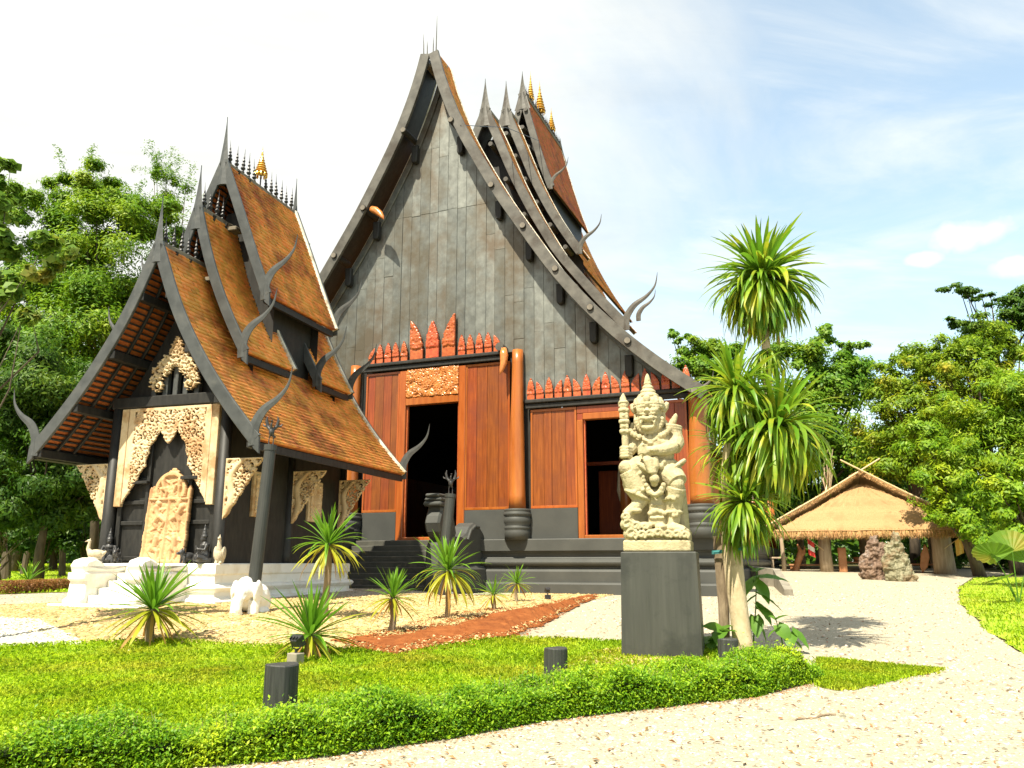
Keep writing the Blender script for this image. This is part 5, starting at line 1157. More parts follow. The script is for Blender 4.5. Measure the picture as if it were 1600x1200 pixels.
def hpt(t, u, v):
    # t along the hedge, u across it (0 front, 1 back), v up
    p = hline(t); q = hline(np.clip(t+.05, 0, dd[-1])); q0 = hline(np.clip(t-.05, 0, dd[-1])); T = q-q0; T /= (np.linalg.norm(T, axis=-1, keepdims=True)+1e-9)
    nn = np.stack([-T[..., 1], T[..., 0]], -1); p2 = p+nn*(u*HW)[..., None]
    return np.concatenate([p2, (gz(p2[..., 0], p2[..., 1])+v)[..., None]], -1)
def htop(t, u):
    e = np.clip((dd[-1]-t)/.55, 0, 1)**.5
    return HH*e*np.clip(1-np.abs((u-.42)/.6)**2.6, 0, 1)**.5*(1+.14*np.sin(t*2.3)+.10*np.sin(t*5.1+2*u)+.08*np.sin(t*11+5*u))*(1-.34*u)+bumps(t, u)*e
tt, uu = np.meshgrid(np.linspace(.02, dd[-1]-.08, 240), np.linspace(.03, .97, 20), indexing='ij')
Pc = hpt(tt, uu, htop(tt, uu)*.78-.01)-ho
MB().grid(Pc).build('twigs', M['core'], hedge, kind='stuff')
def leaf_soup(p, n3, size, r, asp=.45, fold=.25):
    # one bent diamond leaf per point p, facing roughly along n3
    k = len(p); n3 = n3/np.linalg.norm(n3, axis=1, keepdims=True); a = r.normal(size=(k, 3)); a -= n3*(a*n3).sum(1, keepdims=True); a /= np.linalg.norm(a, axis=1, keepdims=True)
    b = np.cross(n3, a); s_ = (size*r.uniform(.6, 1.35, k))[:, None]
    return np.stack([p-a*s_*.5, p+b*s_*asp*.5+n3*s_*.06, p+a*s_*.5-n3*s_*fold*.4, p-b*s_*asp*.5+n3*s_*.06], 1)
r = np.random.default_rng(77); nH = 150000
t = dd[-1]*r.beta(1.15, 1.0, nH); u = r.beta(.9, 1.1, nH); v = htop(t, u)
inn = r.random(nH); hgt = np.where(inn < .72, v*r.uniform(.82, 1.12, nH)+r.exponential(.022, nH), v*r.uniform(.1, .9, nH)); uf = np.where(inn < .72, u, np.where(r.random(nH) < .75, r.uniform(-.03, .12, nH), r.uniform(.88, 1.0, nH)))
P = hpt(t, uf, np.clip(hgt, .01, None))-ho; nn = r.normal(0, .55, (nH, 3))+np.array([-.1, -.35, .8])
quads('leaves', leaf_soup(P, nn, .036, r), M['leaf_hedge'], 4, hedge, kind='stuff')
# shoots that grew out above the cut
sh = []; tw = MB()
for k in range(900):
    t0 = r.uniform(0, dd[-1]-.2); u0 = r.uniform(.05, .8)
    if k < 60: t0 = np.interp(r.normal(0, .22)+np.interp(430+20*r.normal(), [0, 500, 850, 1100], [2.2, 6.2, 8.4, 10.4]), [0, 20], [0, 20])
    p0 = hpt(np.array(t0), np.array(u0), htop(np.array(t0), np.array(u0)))-ho; L_ = r.uniform(.04, .15); d = nrm(r.normal(0, .35, 3)+np.array([0, 0, 1.]))
    tw.tube([p0-d*.04, p0+d*L_*.6, p0+d*L_+r.normal(0, .01, 3)], [.002, .0016, .001], 3, cap=False)
    m_ = int(L_/.012); q = p0+d*np.linspace(.1, 1, m_)[:, None]*L_+r.normal(0, .009, (m_, 3)); sh.append(q)
sh = np.concatenate(sh); quads('shoot_leaves', leaf_soup(sh, r.normal(0, .6, (len(sh), 3))+np.array([0, 0, .7]), .021, r), M['leaf_hedge'], 4, hedge, kind='stuff')
tw.build('shoots', M['bark'], hedge, kind='stuff')

# brown litter and bare soil under the front of the hedge
r = np.random.default_rng(78); nL = 2600; t = dd[-1]*r.random(nL); p = hpt(t, r.normal(-.05, .07, nL), np.full(nL, .012)); th = r.uniform(0, 6.28, nL); s_ = .022*r.uniform(.5, 1.4, nL)
d = np.stack([np.cos(th), np.sin(th), r.normal(0, .25, nL)], 1)*s_[:, None]; e = np.stack([-np.sin(th), np.cos(th), r.normal(0, .3, nL)], 1)*(s_*.4)[:, None]
quads('leaf_litter', np.stack([p-d, p+e, p+d, p-e], 1), M['litter'], 4, kind='stuff')   # hedge_litter
# ---------------------------------------------------------------- strap-leaved plants
def strap(elev, droop, wd, twist=0.0, n=8, tipdry=False):
    # one leaf of unit length leaving the origin along +X; elev = start angle, droop = total bend towards the ground
    P = [np.zeros(3)]; a = elev
    for k in range(n):
        u = (k+1)/n; a2 = elev-droop*u**1.35; P.append(P[-1]+np.array([math.cos(a2), 0, math.sin(a2)])/n); a = a2
    mb = MB(); V = []
    for k, p in enumerate(P):
        u = k/n; w_ = wd*(.55+.75*math.sin(min(1, u*1.25)*math.pi*.5))*(1-u**3.2)+.0015; b = elev-droop*u**1.35
        up = np.array([-math.sin(b), 0, math.cos(b)]); tw = twist*u; s_ = np.array([0, math.cos(tw), 0])+up*math.sin(tw)
        V += [p-s_*w_+up*w_*.3, p, p+s_*w_+up*w_*.3]
    F = []
    for k in range(n):
        i = k*3; F += [(i, i+1, i+4, i+3), (i+1, i+2, i+5, i+4)]
    return mb.add(V, F)
BANK = {}
def strap_bank(wd, stiff=1.0):
    key = (wd, stiff)
    if key not in BANK:
        d = {}
        for kind, m in (('g', 'leaf_blade'), ('y', 'leaf_yellow'), ('d', 'leaf_dry')):
            d[kind] = []
            for e, dr in ((84, 10), (72, 18), (58, 28), (44, 42), (30, 62), (16, 84), (2, 86), (-14, 74), (-32, 56), (-50, 38)):
                d[kind].append((e, [strap(R(e+q), R(dr*stiff*(.7+.5*k)), wd, q*.05).mesh('leaf', M[m], smooth=True) for k, q in enumerate((-4, 4))]))
        BANK[key] = d
    return BANK[key]
def rosette(parent, c, L_, n, wd, r, e_hi=86, e_lo=-45, yellow_below=5, dry_below=-60, tilt=(0, 0), loose=False, power=1.0, stiff=1.0):
    bank = strap_bank(wd, stiff); soup = MB()
    for k in range(n):
        u = (k+.5)/n; e = e_hi+(e_lo-e_hi)*u**power+r.normal(0, 6); az = k*2.39996+r.normal(0, .25)
        kind = 'd' if e < dry_below+r.normal(0, 8) else 'y' if e < yellow_below+r.normal(0, 14) else 'g'
        row = min(bank[kind], key=lambda q: abs(q[0]-e)); me = row[1][r.integers(2)]; s_ = L_*r.uniform(.72, 1.12)*(.86 if e > 70 else 1)
        rot = Matrix.Rotation(tilt[0], 3, 'X') @ Matrix.Rotation(tilt[1], 3, 'Y') @ Matrix.Rotation(az, 3, 'Z') @ Matrix.Rotation(R(row[0]-e)*.6, 3, 'Y') @ Matrix.Rotation(r.normal(0, .12), 3, 'X')
        if loose:
            co = np.empty(len(me.vertices)*3); me.vertices.foreach_get('co', co); V = (co.reshape(-1, 3)*s_)@np.array(rot).T+np.array(c); soup.add(V, [tuple(p.vertices) for p in me.polygons])
        else: put('leaf', me, parent, loc=tuple(c), rot=rot.to_euler(), scale=s_)
    return soup
def young_palm(bx, by, cx, cy, D, rad, n, lab, trunk_r=.045, seed=0, e_lo=-38, stiff=.35):
    r = np.random.default_rng(seed+100); b = lift(bx, by, D); b[2] = float(gz(b[0], b[1])); c = lift(cx, cy, D)-b; L_ = rad/FPX*D
    o = thing('young_palm', lab, 'plant', tuple(b), 0, 'young strap leaved palms in the gravel beds')
    P = [c*u+np.array([.02*math.sin(u*6+seed), 0, 0]) for u in (-.12, .1, .3, .5, .7, .9, 1.03)]
    P[0] = np.array([P[0][0], P[0][1], -.06])
    MB().tube(P, [trunk_r*1.25, trunk_r*1.1, trunk_r, trunk_r*.95, trunk_r*.95, trunk_r, trunk_r*.8], 9).build('trunk', M['bark'], o, smooth=True)
    rosette(o, c, L_, int(n*1.35), .032, r, 88, e_lo, yellow_below=8, dry_below=e_lo+9, stiff=stiff*r.uniform(.85, 1.4))
    return o
G_ = lambda x, y: spot(x, y)[1]
young_palm(42, 926, 44, 908, G_(42, 926), 36, 42, 'small young palm at the far left, by the brown hedge', .04, 1)
young_palm(233, 1008, 239, 953, G_(233, 1008), 86, 80, 'wide spiky young palm in ochre gravel in front of the white base', .075, 2)
young_palm(489, 1030, 485, 994, G_(489, 1030), 90, 72, 'sprawling young palm at the lawn edge behind the left spot lamp', .11, 3)
young_palm(508, 965, 513, 852, G_(508, 965), 70, 62, 'tallest slim young palm, with its crown against the dark temple wall', .07, 4, -58, .5)
young_palm(612, 992, 614, 935, G_(612, 992), 54, 60, 'young palm in the gravel at the left end of the red soil', .06, 5)
young_palm(698, 970, 700, 893, G_(698, 970), 68, 64, 'slim young palm in front of the small white elephant', .055, 6, -52, .6)
young_palm(770, 955, 771, 930, G_(770, 955), 36, 40, 'little young palm on the red soil, right of the black balustrade', .045, 7)
young_palm(806, 941, 808, 912, G_(806, 941), 33, 38, 'little young palm close to the black temple base, farthest right of the young ones', .045, 8)

# ---------------------------------------------------------------- tall branching dracaena beside the statue
r = np.random.default_rng(61); D0 = spot(1161, 1020)[1]; tb = lift(1161, 1020, D0); tb[2] = float(gz(tb[0], tb[1]))
dr = thing('dracaena_tree', 'tall pale trunked dracaena tree with drooping strap leaf heads beside the statue', 'tree', tuple(tb))
def tp(x, y, dD=0.0): return lift(x, y, D0+dD)-tb
def limb(pts, rad, n=12): return MB().tube(pts, rad, n)
lp = [tp(1163, 1030), tp(1160, 1000), tp(1155, 960), tp(1150, 920), tp(1144, 870), tp(1140, 825), tp(1138, 790)]
lp[0] = np.array([lp[0][0], lp[0][1], -.15])
tr_ = limb(lp, [.19, .155, .145, .15, .16, .14, .13], 16).build('trunk', M['palebark'], dr, smooth=True)
limb([tp(1138, 800), tp(1150, 770, .1), tp(1172, 735, .2), tp(1196, 690, .25), tp(1203, 640, .3), tp(1198, 560, .4), tp(1192, 445, .45)], [.11, .09, .085, .08, .075, .07, .06]).build('limb', M['palebark'], dr, smooth=True)
limb([tp(1139, 795), tp(1132, 740, -.05), tp(1140, 680, -.1), tp(1150, 615, -.1)], [.1, .08, .07, .06]).build('limb', M['palebark'], dr, smooth=True)
limb([tp(1190, 705, .2), tp(1208, 690, -.1), tp(1214, 665, -.25)], [.07, .07, .06]).build('limb', M['palebark'], dr, smooth=True)
limb([tp(1142, 830), tp(1155, 810, -.15), tp(1161, 785, -.3)], [.08, .07, .05]).build('limb', M['palebark'], dr, smooth=True)
pxm = D0/FPX
extra = MB()
for (x, y, dD, L_, n, n2, lo, tl, dryb) in ((1191, 435, .45, 112, 118, 460, -80, (0, .02), -62), (1151, 612, -.1, 96, 60, 270, -76, (0, -.1), -95), (1214, 668, -.25, 118, 78, 340, -78, (0, .14), -95), (1162, 785, -.3, 84, 44, 180, -76, (0, 0), -85)):
    c = tp(x, y, dD)
    rosette(dr, c, L_*pxm, n, .031, r, 88, lo, -18, dryb, tl, power=.78)
    sp_ = rosette(dr, c, L_*pxm*1.04, n2, .031, r, 84, lo-4, -10, dryb+4, tl, loose=True, power=.6); extra.add(np.concatenate(sp_.v), sp_.f)
sp_ = rosette(dr, tp(1147, 705, .1), 84*pxm, 170, .031, r, 70, -76, -10, -95, (0, 0), loose=True)
extra.add(np.concatenate(sp_.v), sp_.f); sp_ = rosette(dr, tp(1172, 730, .15), 80*pxm, 130, .031, r, 60, -78, 0, -95, (0, 0), loose=True); extra.add(np.concatenate(sp_.v), sp_.f)
sp_ = rosette(dr, tp(1197, 545, .4), 74*pxm, 70, .031, r, -10, -80, 30, -40, (0, 0), loose=True); extra.add(np.concatenate(sp_.v), sp_.f)
extra.build('inner_leaves', M['leaf_strap_mix'], dr, smooth=True, kind='stuff')
# sawn support stake and its teal strap
sb_ = lift(1131, 985, D0+.25); sb_[2] = float(gz(sb_[0], sb_[1])); sp0 = lift(1124, 838, D0+.15)
limb([sb_-np.array([0, 0, .1]), sb_*.5+sp0*.5, sp0], [.1, .1, .11], 12)
stk = MB().tube([(0, 0, -.1), (sp0-sb_)*.4+np.array([.015, 0, 0]), (sp0-sb_)*.8, sp0-sb_], [.085, .09, .1, .105], 12).build('support_stake', M['bark'], None, smooth=False, loc=tuple(sb_), label='sawn off support stake strapped to the dracaena trunk', cat='stake')
mb = MB(); c1 = lift(1124, 862, D0+.12); c2 = lift(1146, 858, D0)
ths = np.linspace(0, 2*math.pi, 30); pts = []
for a in ths:
    cc = c1 if math.cos(a) < 0 else c2; rr_ = .125 if math.cos(a) < 0 else .165; pts.append(cc+np.array([rr_*math.cos(a), -rr_*math.sin(a), .012*math.cos(a)]))
pts = np.array(pts); V = []
for p in pts: V += [p+np.array([0, 0, .03]), p-np.array([0, 0, .03])]
mb.add(V, [(2*i, 2*i+1, 2*i+3, 2*i+2) for i in range(29)]); mb.tube(pts[3:13], .012, 5)
sto = mb.build('strap', M['teal'], None, label='teal webbing strap round the dracaena trunk and its stake', cat='strap')
# ---------------------------------------------------------------- broad leaved plants at its foot
def heart(wd=.42, fold=.25, curl=.25, n=10):
    mb = MB(); V = []
    for k in range(n+1):
        u = k/n; w_ = wd*(math.sin(math.pi*min(1, (u*.93+.07))**.72)**.9)*(1-u*.12) if u < 1 else .0; z = -curl*u*u
        for j in (-1, -.5, 0, .5, 1): V.append((u-(.12*abs(j)*(1-u) if k == 0 else 0), j*w_, z+abs(j)*w_*fold*(1 if abs(j) < .9 else .8)+.012*math.sin(u*24)*abs(j)))
    F = [(k*5+j, k*5+j+1, (k+1)*5+j+1, (k+1)*5+j) for k in range(n) for j in range(4)]
    return mb.add(V, F).mesh('leaf', M['leaf_plant'], smooth=True)
HM = [heart(.36, .25, .2), heart(.42, .15, .4), heart(.32, .4, .1)]
def leafy(bx, by, stems, lab, seed):
    r = np.random.default_rng(seed); D = spot(bx, by)[1]; b = lift(bx, by, D); b[2] = float(gz(b[0], b[1])); o = thing('leafy_plant', lab, 'plant', tuple(b), 0, 'broad leaved plants at the foot of the dracaena')
    for tipx, tipy, dD, leaves in stems:
        t_ = lift(tipx, tipy, D+dD)-b; MB().tube([(0, 0, -.03), t_*.5+np.array([.02, 0, .04]), t_], [.014, .01, .006], 6).build('stem', M['leaf_plant'], o)
        for fx, az, el, L_ in leaves:
            p = t_*fx+np.array([.02, 0, .04])*(1-abs(2*fx-1))
            put('leaf', HM[r.integers(3)], o, loc=tuple(p), rot=Matrix(Matrix.Rotation(R(az), 3, 'Z') @ Matrix.Rotation(R(-el), 3, 'Y') @ Matrix.Rotation(r.normal(0, .3), 3, 'X')).to_euler(), scale=L_)
    return o
leafy(1176, 1018, [(1182, 892, .05, [(1, -110, 20, .24), (1, 20, 30, .22), (.97, 160, 50, .2), (.9, -140, -35, .42), (.9, -25, 5, .5), (.85, -60, -50, .42), (.7, -15, -25, .48), (.66, 170, -30, .3), (.55, -50, -45, .42), (.5, 10, -20, .4), (.4, -100, -50, .36), (.35, -10, -45, .36)])], 'tall broad leaved plant climbing beside the dracaena trunk', 1)
leafy(1225, 1022, [(1212, 968, 0, [(1, -20, 25, .22), (1, 150, 30, .2), (.8, -60, -35, .3), (.7, 200, -20, .26)]), (1238, 985, -.05, [(1, -30, -45, .36), (.9, -120, -40, .32), (.6, 20, -30, .3)])], 'low broad leaved plant on the gravel to the right of the dracaena', 2)
leafy(1122, 1016, [(1128, 985, -.2, [(1, 200, 15, .36), (1, -120, -20, .38), (.9, -60, 10, .34), (.8, 150, -15, .34), (1, 20, 35, .3)]), (1108, 1000, -.1, [(1, 190, -10, .3), (.9, -100, -20, .28), (.9, 90, 20, .26)])], 'low broad leaved plant between the plinth and the dracaena', 3)
# ---------------------------------------------------------------- fan palm at the right edge
g = spot(1592, 945); fp = thing('fan_palm', 'young fan palm with two big pleated round leaves at the right edge', 'plant', tuple(g))
def fan(rad, span, n=26, dish=.25):
    mb = MB(); V = [(0, 0, 0)]
    for ring_ in (.35, .7, 1.0):
        for k in range(n+1):
            a = -span/2+span*k/n; rr_ = rad*ring_*(1-.04*(k % 2)*(ring_ == 1)); z = (.035*rad*ring_*(1 if k % 2 else -1))+dish*rad*ring_**2*.5
            V.append((rr_*math.cos(a), rr_*math.sin(a), z))
    m_ = n+1; F = [(0, 1+k, 2+k) for k in range(n)]
    for q in range(2): F += [(1+q*m_+k, 1+q*m_+k+1, 1+(q+1)*m_+k+1, 1+(q+1)*m_+k) for k in range(n)]
    return mb.add(V, F).mesh('leaf', M['leaf_big'])
fD = g[1]
for (x, y, rad, az, el, roll, span) in ((1553, 868, .52, 175, 18, .5, 4.4), (1582, 862, .62, 120, 55, -.6, 3.6), (1608, 880, .6, 20, 40, .5, 3.8), (1565, 905, .4, 205, -10, .3, 3.2)):
    p = lift(x, y, fD)-g; MB().tube([(0, 0, 0), p*.5+np.array([0, 0, .12]), p], [.02, .015, .01], 6).build('leaf_stalk', M['leaf_plant'], fp)
    put('leaf', fan(rad, span), fp, loc=tuple(p), rot=(Matrix.Rotation(R(az), 3, 'Z') @ Matrix.Rotation(R(-el), 3, 'Y') @ Matrix.Rotation(roll, 3, 'X')).to_euler())
# ---------------------------------------------------------------- twigs on the ground
def twig(a, b, lab, rad=.012):
    p, q = spot(*a), spot(*b); r = np.random.default_rng(int(a[0])); n = 7
    P = [p+(q-p)*u+np.array([0, 0, .02])+r.normal(0, .02, 3)*[1, 1, .3] for u in np.linspace(0, 1, n)]; c = P[0].copy()
    o = MB().tube([v-c for v in P], np.linspace(rad*.5, rad, n), 6).tube([P[3]-c, P[3]-c+np.array([.1, .12, .02])], [rad*.6, rad*.2], 5).build('fallen_twig', M['bark'], None, loc=tuple(c), label=lab, cat='twig'); return o
twig((1243, 1131), (1306, 1121), 'thin fallen twig on the gravel road in front of the hedge end', .014)
twig((772, 972), (806, 958), 'short dry stick on the heap of red soil', .02)
twig((600, 1039), (640, 1042), 'little dry stick in the grass below the red soil', .008)
# ---------------------------------------------------------------- thatched hut
hD = 43.0; hc = lift(1357, 880, hD); hz = float(gz(hc[0], hc[1]-1.5)); HY = R(-21)
hut = thing('thatched_hut', 'open straw thatched shelter with crossed bamboo gable poles at the end of the gravel yard', 'hut', (hc[0], hc[1], hz), HY)
EZ = 2.02; AZ = 4.95; HWD = 5.15                # eave height, apex height, half width
r = np.random.default_rng(91)
def slab_(a, b, c, d, th, name, m, n=14):
    # a thick thatch slab between two edges a-b (top) and d-c (bottom)
    a, b, c, d = [np.array(q, float) for q in (a, b, c, d)]; nn = nrm(np.cross(b-a, d-a)); nn = nn if nn[2] > 0 else -nn
    U_, V_ = np.meshgrid(np.linspace(0, 1, 26), np.linspace(0, 1, n), indexing='ij'); U_, V_ = U_[..., None], V_[..., None]
    P = a*(1-U_)*(1-V_)+b*U_*(1-V_)+c*U_*V_+d*(1-U_)*V_
    sag = np.sin(np.pi*V_)*.05; P = P+nn*(r.normal(0, .015, U_.shape)-sag+.03*(np.sin(V_*22)))
    mb = MB().grid(P+nn*th).grid(P-nn*.02, True)
    for e in (P[0], P[-1], P[:, 0], P[:, -1]): mb.grid(np.stack([e+nn*th, e-nn*.02], 0))
    o = mb.build(name, m, hut); return o, P, nn
def fringe(edge, nn, dn, L_, n, parent):
    t_ = r.random(n); k = t_*(len(edge)-1); i = np.minimum(k.astype(int), len(edge)-2); f = (k-i)[:, None]; p = edge[i]*(1-f)+edge[i+1]*f+nn*r.uniform(-.06, .2, (n, 1))
    d = dn+r.normal(0, .16, (n, 3)); d /= np.linalg.norm(d, axis=1, keepdims=True); s_ = np.cross(d, r.normal(size=(n, 3))); s_ /= np.linalg.norm(s_, axis=1, keepdims=True); s_ *= .014
    l_ = (L_*r.uniform(.4, 1.25, n))[:, None]; p = p-d*.12
    quads('straw_fringe', np.stack([p-s_, p+s_, p+s_*.4+d*(l_+.12), p-s_*.4+d*(l_+.12)], 1), M['straw'], 4, parent, kind='stuff')
for side in (-1, 1):
    o, P, nn = slab_((0, -.9, AZ), (0, 9, AZ), (side*HWD, 9, EZ), (side*HWD, -.9, EZ), .2, 'roof_thatch', M['thatch'])
    fringe(P[:, -1], nn, nrm((side*.6, 0, -.9)), .22, 2600, o); fringe(P[0], nn, nrm((side*.3, -.5, -.75)), .1, 1500, o)
    # gable poles crossing above the apex
    MB().tube([(side*(HWD+.15), -1.1, EZ+.12), (side*2, -1.12, AZ-1.0), (-side*.95, -1.1-.06*side, AZ+.78)], [.055, .05, .04], 8).build('gable_pole', M['bamboo'], hut)
# front skirt of thatch below the gable
o, P, nn = slab_((-.25, -.35, AZ-.62), (.25, -.35, AZ-.62), (HWD-.75, -2.5, EZ-.12), (-HWD+.75, -2.5, EZ-.12), .22, 'front_thatch', M['thatch'])
fringe(P[:, -1], nn, nrm((0, -.35, -1)), .26, 5200, o); fringe(P[0], nn, nrm((-.5, -.4, -.6)), .15, 1600, o); fringe(P[-1], nn, nrm((.5, -.4, -.6)), .15, 1600, o)
MB().box((-HWD+.4, -.3, EZ+.05), (HWD-.4, -.2, EZ+.2)).box((-HWD+.8, 7.4, EZ+.05), (HWD-.8, 7.5, EZ+.2)).build('eave_beam', M['postwood'], hut)
def hpx(px_, D): return Matrix.Rotation(-HY, 3, 'Z') @ (Vector(lift(px_, 880, D))-Vector((hc[0], hc[1], 880*0)))
for x, y, r0 in ((-2.05, -1.55, .3), (3.3, -1.55, .46), (-4.1, -1.6, .1), (.25, -.2, .3), (-3.4, 5.5, .2), (3.6, 5.5, .2), (0, 5.5, .2)):
    MB().tube([(x+.03, y, -.15), (x, y, 1.0), (x-.03, y, EZ+.4)], [r0*1.12, r0, r0*.92], 12).build('post', M['postwood'], hut, smooth=True)
MB().box((-1.45, -1.7, 0), (-1.05, -1.5, 1.25), .05).build('carved_slab', M['slab'], hut)
Mh = Matrix.Translation((hc[0], hc[1], hz)) @ Matrix.Rotation(HY, 4, 'Z')
def hw(x, y, z=0): return tuple(Mh @ Vector((x, y, z)))
def bench(x, y, l_, w_, h_, lab, name='bench', cat='bench', m='slab', rz=0):
    o = thing(name, lab, cat, hw(x, y), HY+rz); MB().box((-l_/2, -w_/2, h_-.09), (l_/2, w_/2, h_), .02).build('seat' if name == 'bench' else 'top', M[m], o)
    lg = MB().box((-.06, -.06, -.1), (.06, .06, h_-.09), .01).mesh('leg', M[m])
    for sx in (-1, 1):
        for sy in (-1, 1): put('leg', lg, o, loc=(sx*(l_/2-.15), sy*(w_/2-.1), 0))
    return o
bench(-2.95, -.7, 1.9, .5, .42, 'long timber bench under the left side of the thatched hut', 'bench')
bench(-.1, .3, 2.6, 1.0, .55, 'long slab table in the middle of the thatched hut', 'table', 'table')
bench(-4.35, -1.2, .9, .6, .78, 'pale timber table beside the thin post of the hut', 'table', 'table', 'postwood')
bench(-5.05, -1.1, .55, .4, .5, 'small stool left of the hut table', 'stool', 'stool')
bench(2.5, -.2, 1.6, .5, .45, 'timber bench behind the standing stones in the hut', 'bench')
for k, (x, q, lab) in enumerate(((-.5, .22, 'round wooden bowl standing on the hut table'), (.35, .3, 'stacked wooden block on the hut table'))):
    MB().lathe([(q*.6, 0), (q, q*.5), (q*.9, q), (q*.5, q*1.1)], 12).build('wooden_bowl' if k == 0 else 'wooden_block', M['slab'], None, smooth=True, loc=hw(x, .3, .55), label=lab, cat='bowl' if k == 0 else 'block')
mb = MB(); mb.tube([(0, 0, 0), (.1, 0, .4), (.25, 0, .75), (.3, 0, 1.1), (.18, 0, 1.45)], [.2, .16, .18, .12, .03], 10).tube([(.25, 0, .8), (.5, 0, 1.0), (.55, 0, 1.35)], [.12, .09, .02], 8).tube([(.05, 0, .2), (-.25, .05, .1)], [.12, .06], 8)
remesh(mb, 'driftwood_sculpture', .03, M['slab'], None, smooth_it=1, noise=.04, nscale=6, loc=hw(-3.55, -1.2, 0), rot=(0, 0, HY), label='curving red brown driftwood sculpture beside the hut bench', cat='sculpture')
mb = MB().prism([(0, 0), (.22, .3), (.3, .8), (.2, 1.25), (.05, 1.4), (-.1, .9), (-.12, .3)], -.06, .06, 'xz', ch=.03); mb.build('carved_plank', M['slab'], None, loc=hw(2.35, -1.3, 0), rot=(0, .12, HY), label='leaning red brown carved plank behind the right standing stone', cat='plank')
def flag(x, y, z, dx, m1, m2, lab):
    o = thing('flag', lab, 'flag', hw(x, y, z), HY)
    MB().tube([(0, 0, 0), (dx*1.0, -.2, .62)], .018, 6).build('flag_pole', M['bamboo'], o)
    for k, m in enumerate(m1):
        n = len(m1); P = [[(dx*(.98-.42*u), -.2+.03*math.sin(u*9+k), .60-.26*u-.8*(k+v)/n*(1-.12*u)+.0) for v in (0, 1)] for u in np.linspace(0, 1, 9)]
        MB().grid(np.array(P)).build('cloth_stripe', M[m], o)
flag(-2.1, -1.9, 1.1, -.75, ['redpaint', 'white', 'redpaint'], None, 'small red and white flag hanging from the hut post')
flag(3.35, -2.05, 1.15, .8, ['yellowcloth'], None, 'small plain yellow flag on the thick right hut post')
MB().box((-.2, -.08, -.12), (.2, .08, .12), .02).build('signboard', M['whitestone'], None, loc=hw(-2.05, -2.0, 1.85), rot=(0, 0, HY), label='small pale board on the hut post under the thatch', cat='board')
# ---------------------------------------------------------------- standing stones
def rock(bx, by, D, spec, m, lab, seed):
    b = lift(bx, by, D); b[2] = float(gz(b[0], b[1])); rr_ = np.random.default_rng(seed); mb = MB()
    for (x, z, w_, h_, tl) in spec:
        n = 7; V = []
        for q, sc in ((0, .85), (.35, 1.0), (.7, .82), (1, .35)):
            for k in range(n): a = 2*math.pi*k/n; V.append((x+tl*q*h_+w_*sc*math.cos(a)*(1+rr_.normal(0, .13)), w_*.7*sc*math.sin(a)*(1+rr_.normal(0, .13)), z+h_*q+rr_.normal(0, .05)))
        F = [(i*n+k, i*n+(k+1) % n, (i+1)*n+(k+1) % n, (i+1)*n+k) for i in range(3) for k in range(n)]+[tuple(range(n))[::-1], tuple(3*n+k for k in range(n))]; mb.add(V, F)
    o = remesh(mb, 'standing_stone', .035, m, noise=.30, nscale=4.5, loc=(b[0], b[1], b[2]-.1), rot=(0, 0, R(-12))); o['label'] = lab; o['category'] = 'rock'; o['group'] = 'standing stones in front of the hut'
    o.data.polygons.foreach_set('use_smooth', np.zeros(len(o.data.polygons), bool)); return o
rock(1372, 902, 36, [(.0, 0, .62, 1.0, -.1), (-.28, .35, .5, 1.05, .02), (.18, .5, .5, 1.25, .0), (.05, .9, .4, 1.05, -.1)], M['rock'], 'broad brown layered standing stone in front of the hut', 1)
rock(1405, 906, 35, [(.15, 0, .62, .7, -.1), (-.2, .2, .42, 1.5, .02), (.28, .3, .42, 1.0, -.15), (-.02, .8, .3, 1.35, .06), (-.33, .9, .22, .8, .0)], M['rock_green'], 'taller pale green grey standing stone with two prongs', 2)
# ---------------------------------------------------------------- low retaining wall right of the black temple
a, b = lift(1158, 884, 33.5), lift(1213, 889, 31.5); c = lift(1232, 921, 26.5)
mb = MB(); P = [np.array(q) for q in (a, b, c)]; V = []
for i, q in enumerate(P):
    d = nrm((P[min(i+1, 2)]-P[max(i-1, 0)])*[1, 1, 0]); n2 = np.array([-d[1], d[0], 0])*.13; g0 = float(gz(q[0], q[1]))-.3; zt = max(q[2], g0+.42)
    V += [q*[1, 1, 0]+n2+[0, 0, g0], q*[1, 1, 0]+n2+[0, 0, zt], q*[1, 1, 0]-n2+[0, 0, zt], q*[1, 1, 0]-n2+[0, 0, g0]]
mb.add(V, [(i*4+e, i*4+(e+1) % 4, (i+1)*4+(e+1) % 4, (i+1)*4+e) for i in range(2) for e in range(4)]+[(3, 2, 1, 0), (8, 9, 10, 11)])
mb.build('retaining_wall', M['concrete'], None, label='low grey concrete retaining wall right of the black temple base', cat='wall')

# ---------------------------------------------------------------- trees
def crown_points(r, blobs, n, flat=.6, shell=.45):
    # leaf positions gathered into clumps that fill the blobs (centre, radii)
    vol = np.array([np.prod(b[1])**.72 for b in blobs]); out = []; nrm_ = []; cl = []
    for b, w_ in zip(blobs, vol/vol.sum()):
        c, rad = np.array(b[0], float), np.array(b[1], float); K = max(5, int(13*(rad.mean()/1.6)**1.6)); m_ = int(n*w_)
        d = r.normal(size=(K, 3)); d /= np.linalg.norm(d, axis=1, keepdims=True); cc = c+d*rad*(r.random((K, 1))**shell); cr = rad.mean()*r.uniform(.2, .38, K)
        k = r.integers(0, K, m_); o = r.normal(0, .55, (m_, 3))*[1, 1, flat]*cr[k][:, None]
        p = cc[k]+o; out.append(p); q = o/cr[k][:, None]+d[k]*.5+np.array([0, 0, .7])+r.normal(0, .35, (m_, 3)); nrm_.append(q); cl.append(cc)
    return np.concatenate(out), np.concatenate(nrm_), np.concatenate(cl)
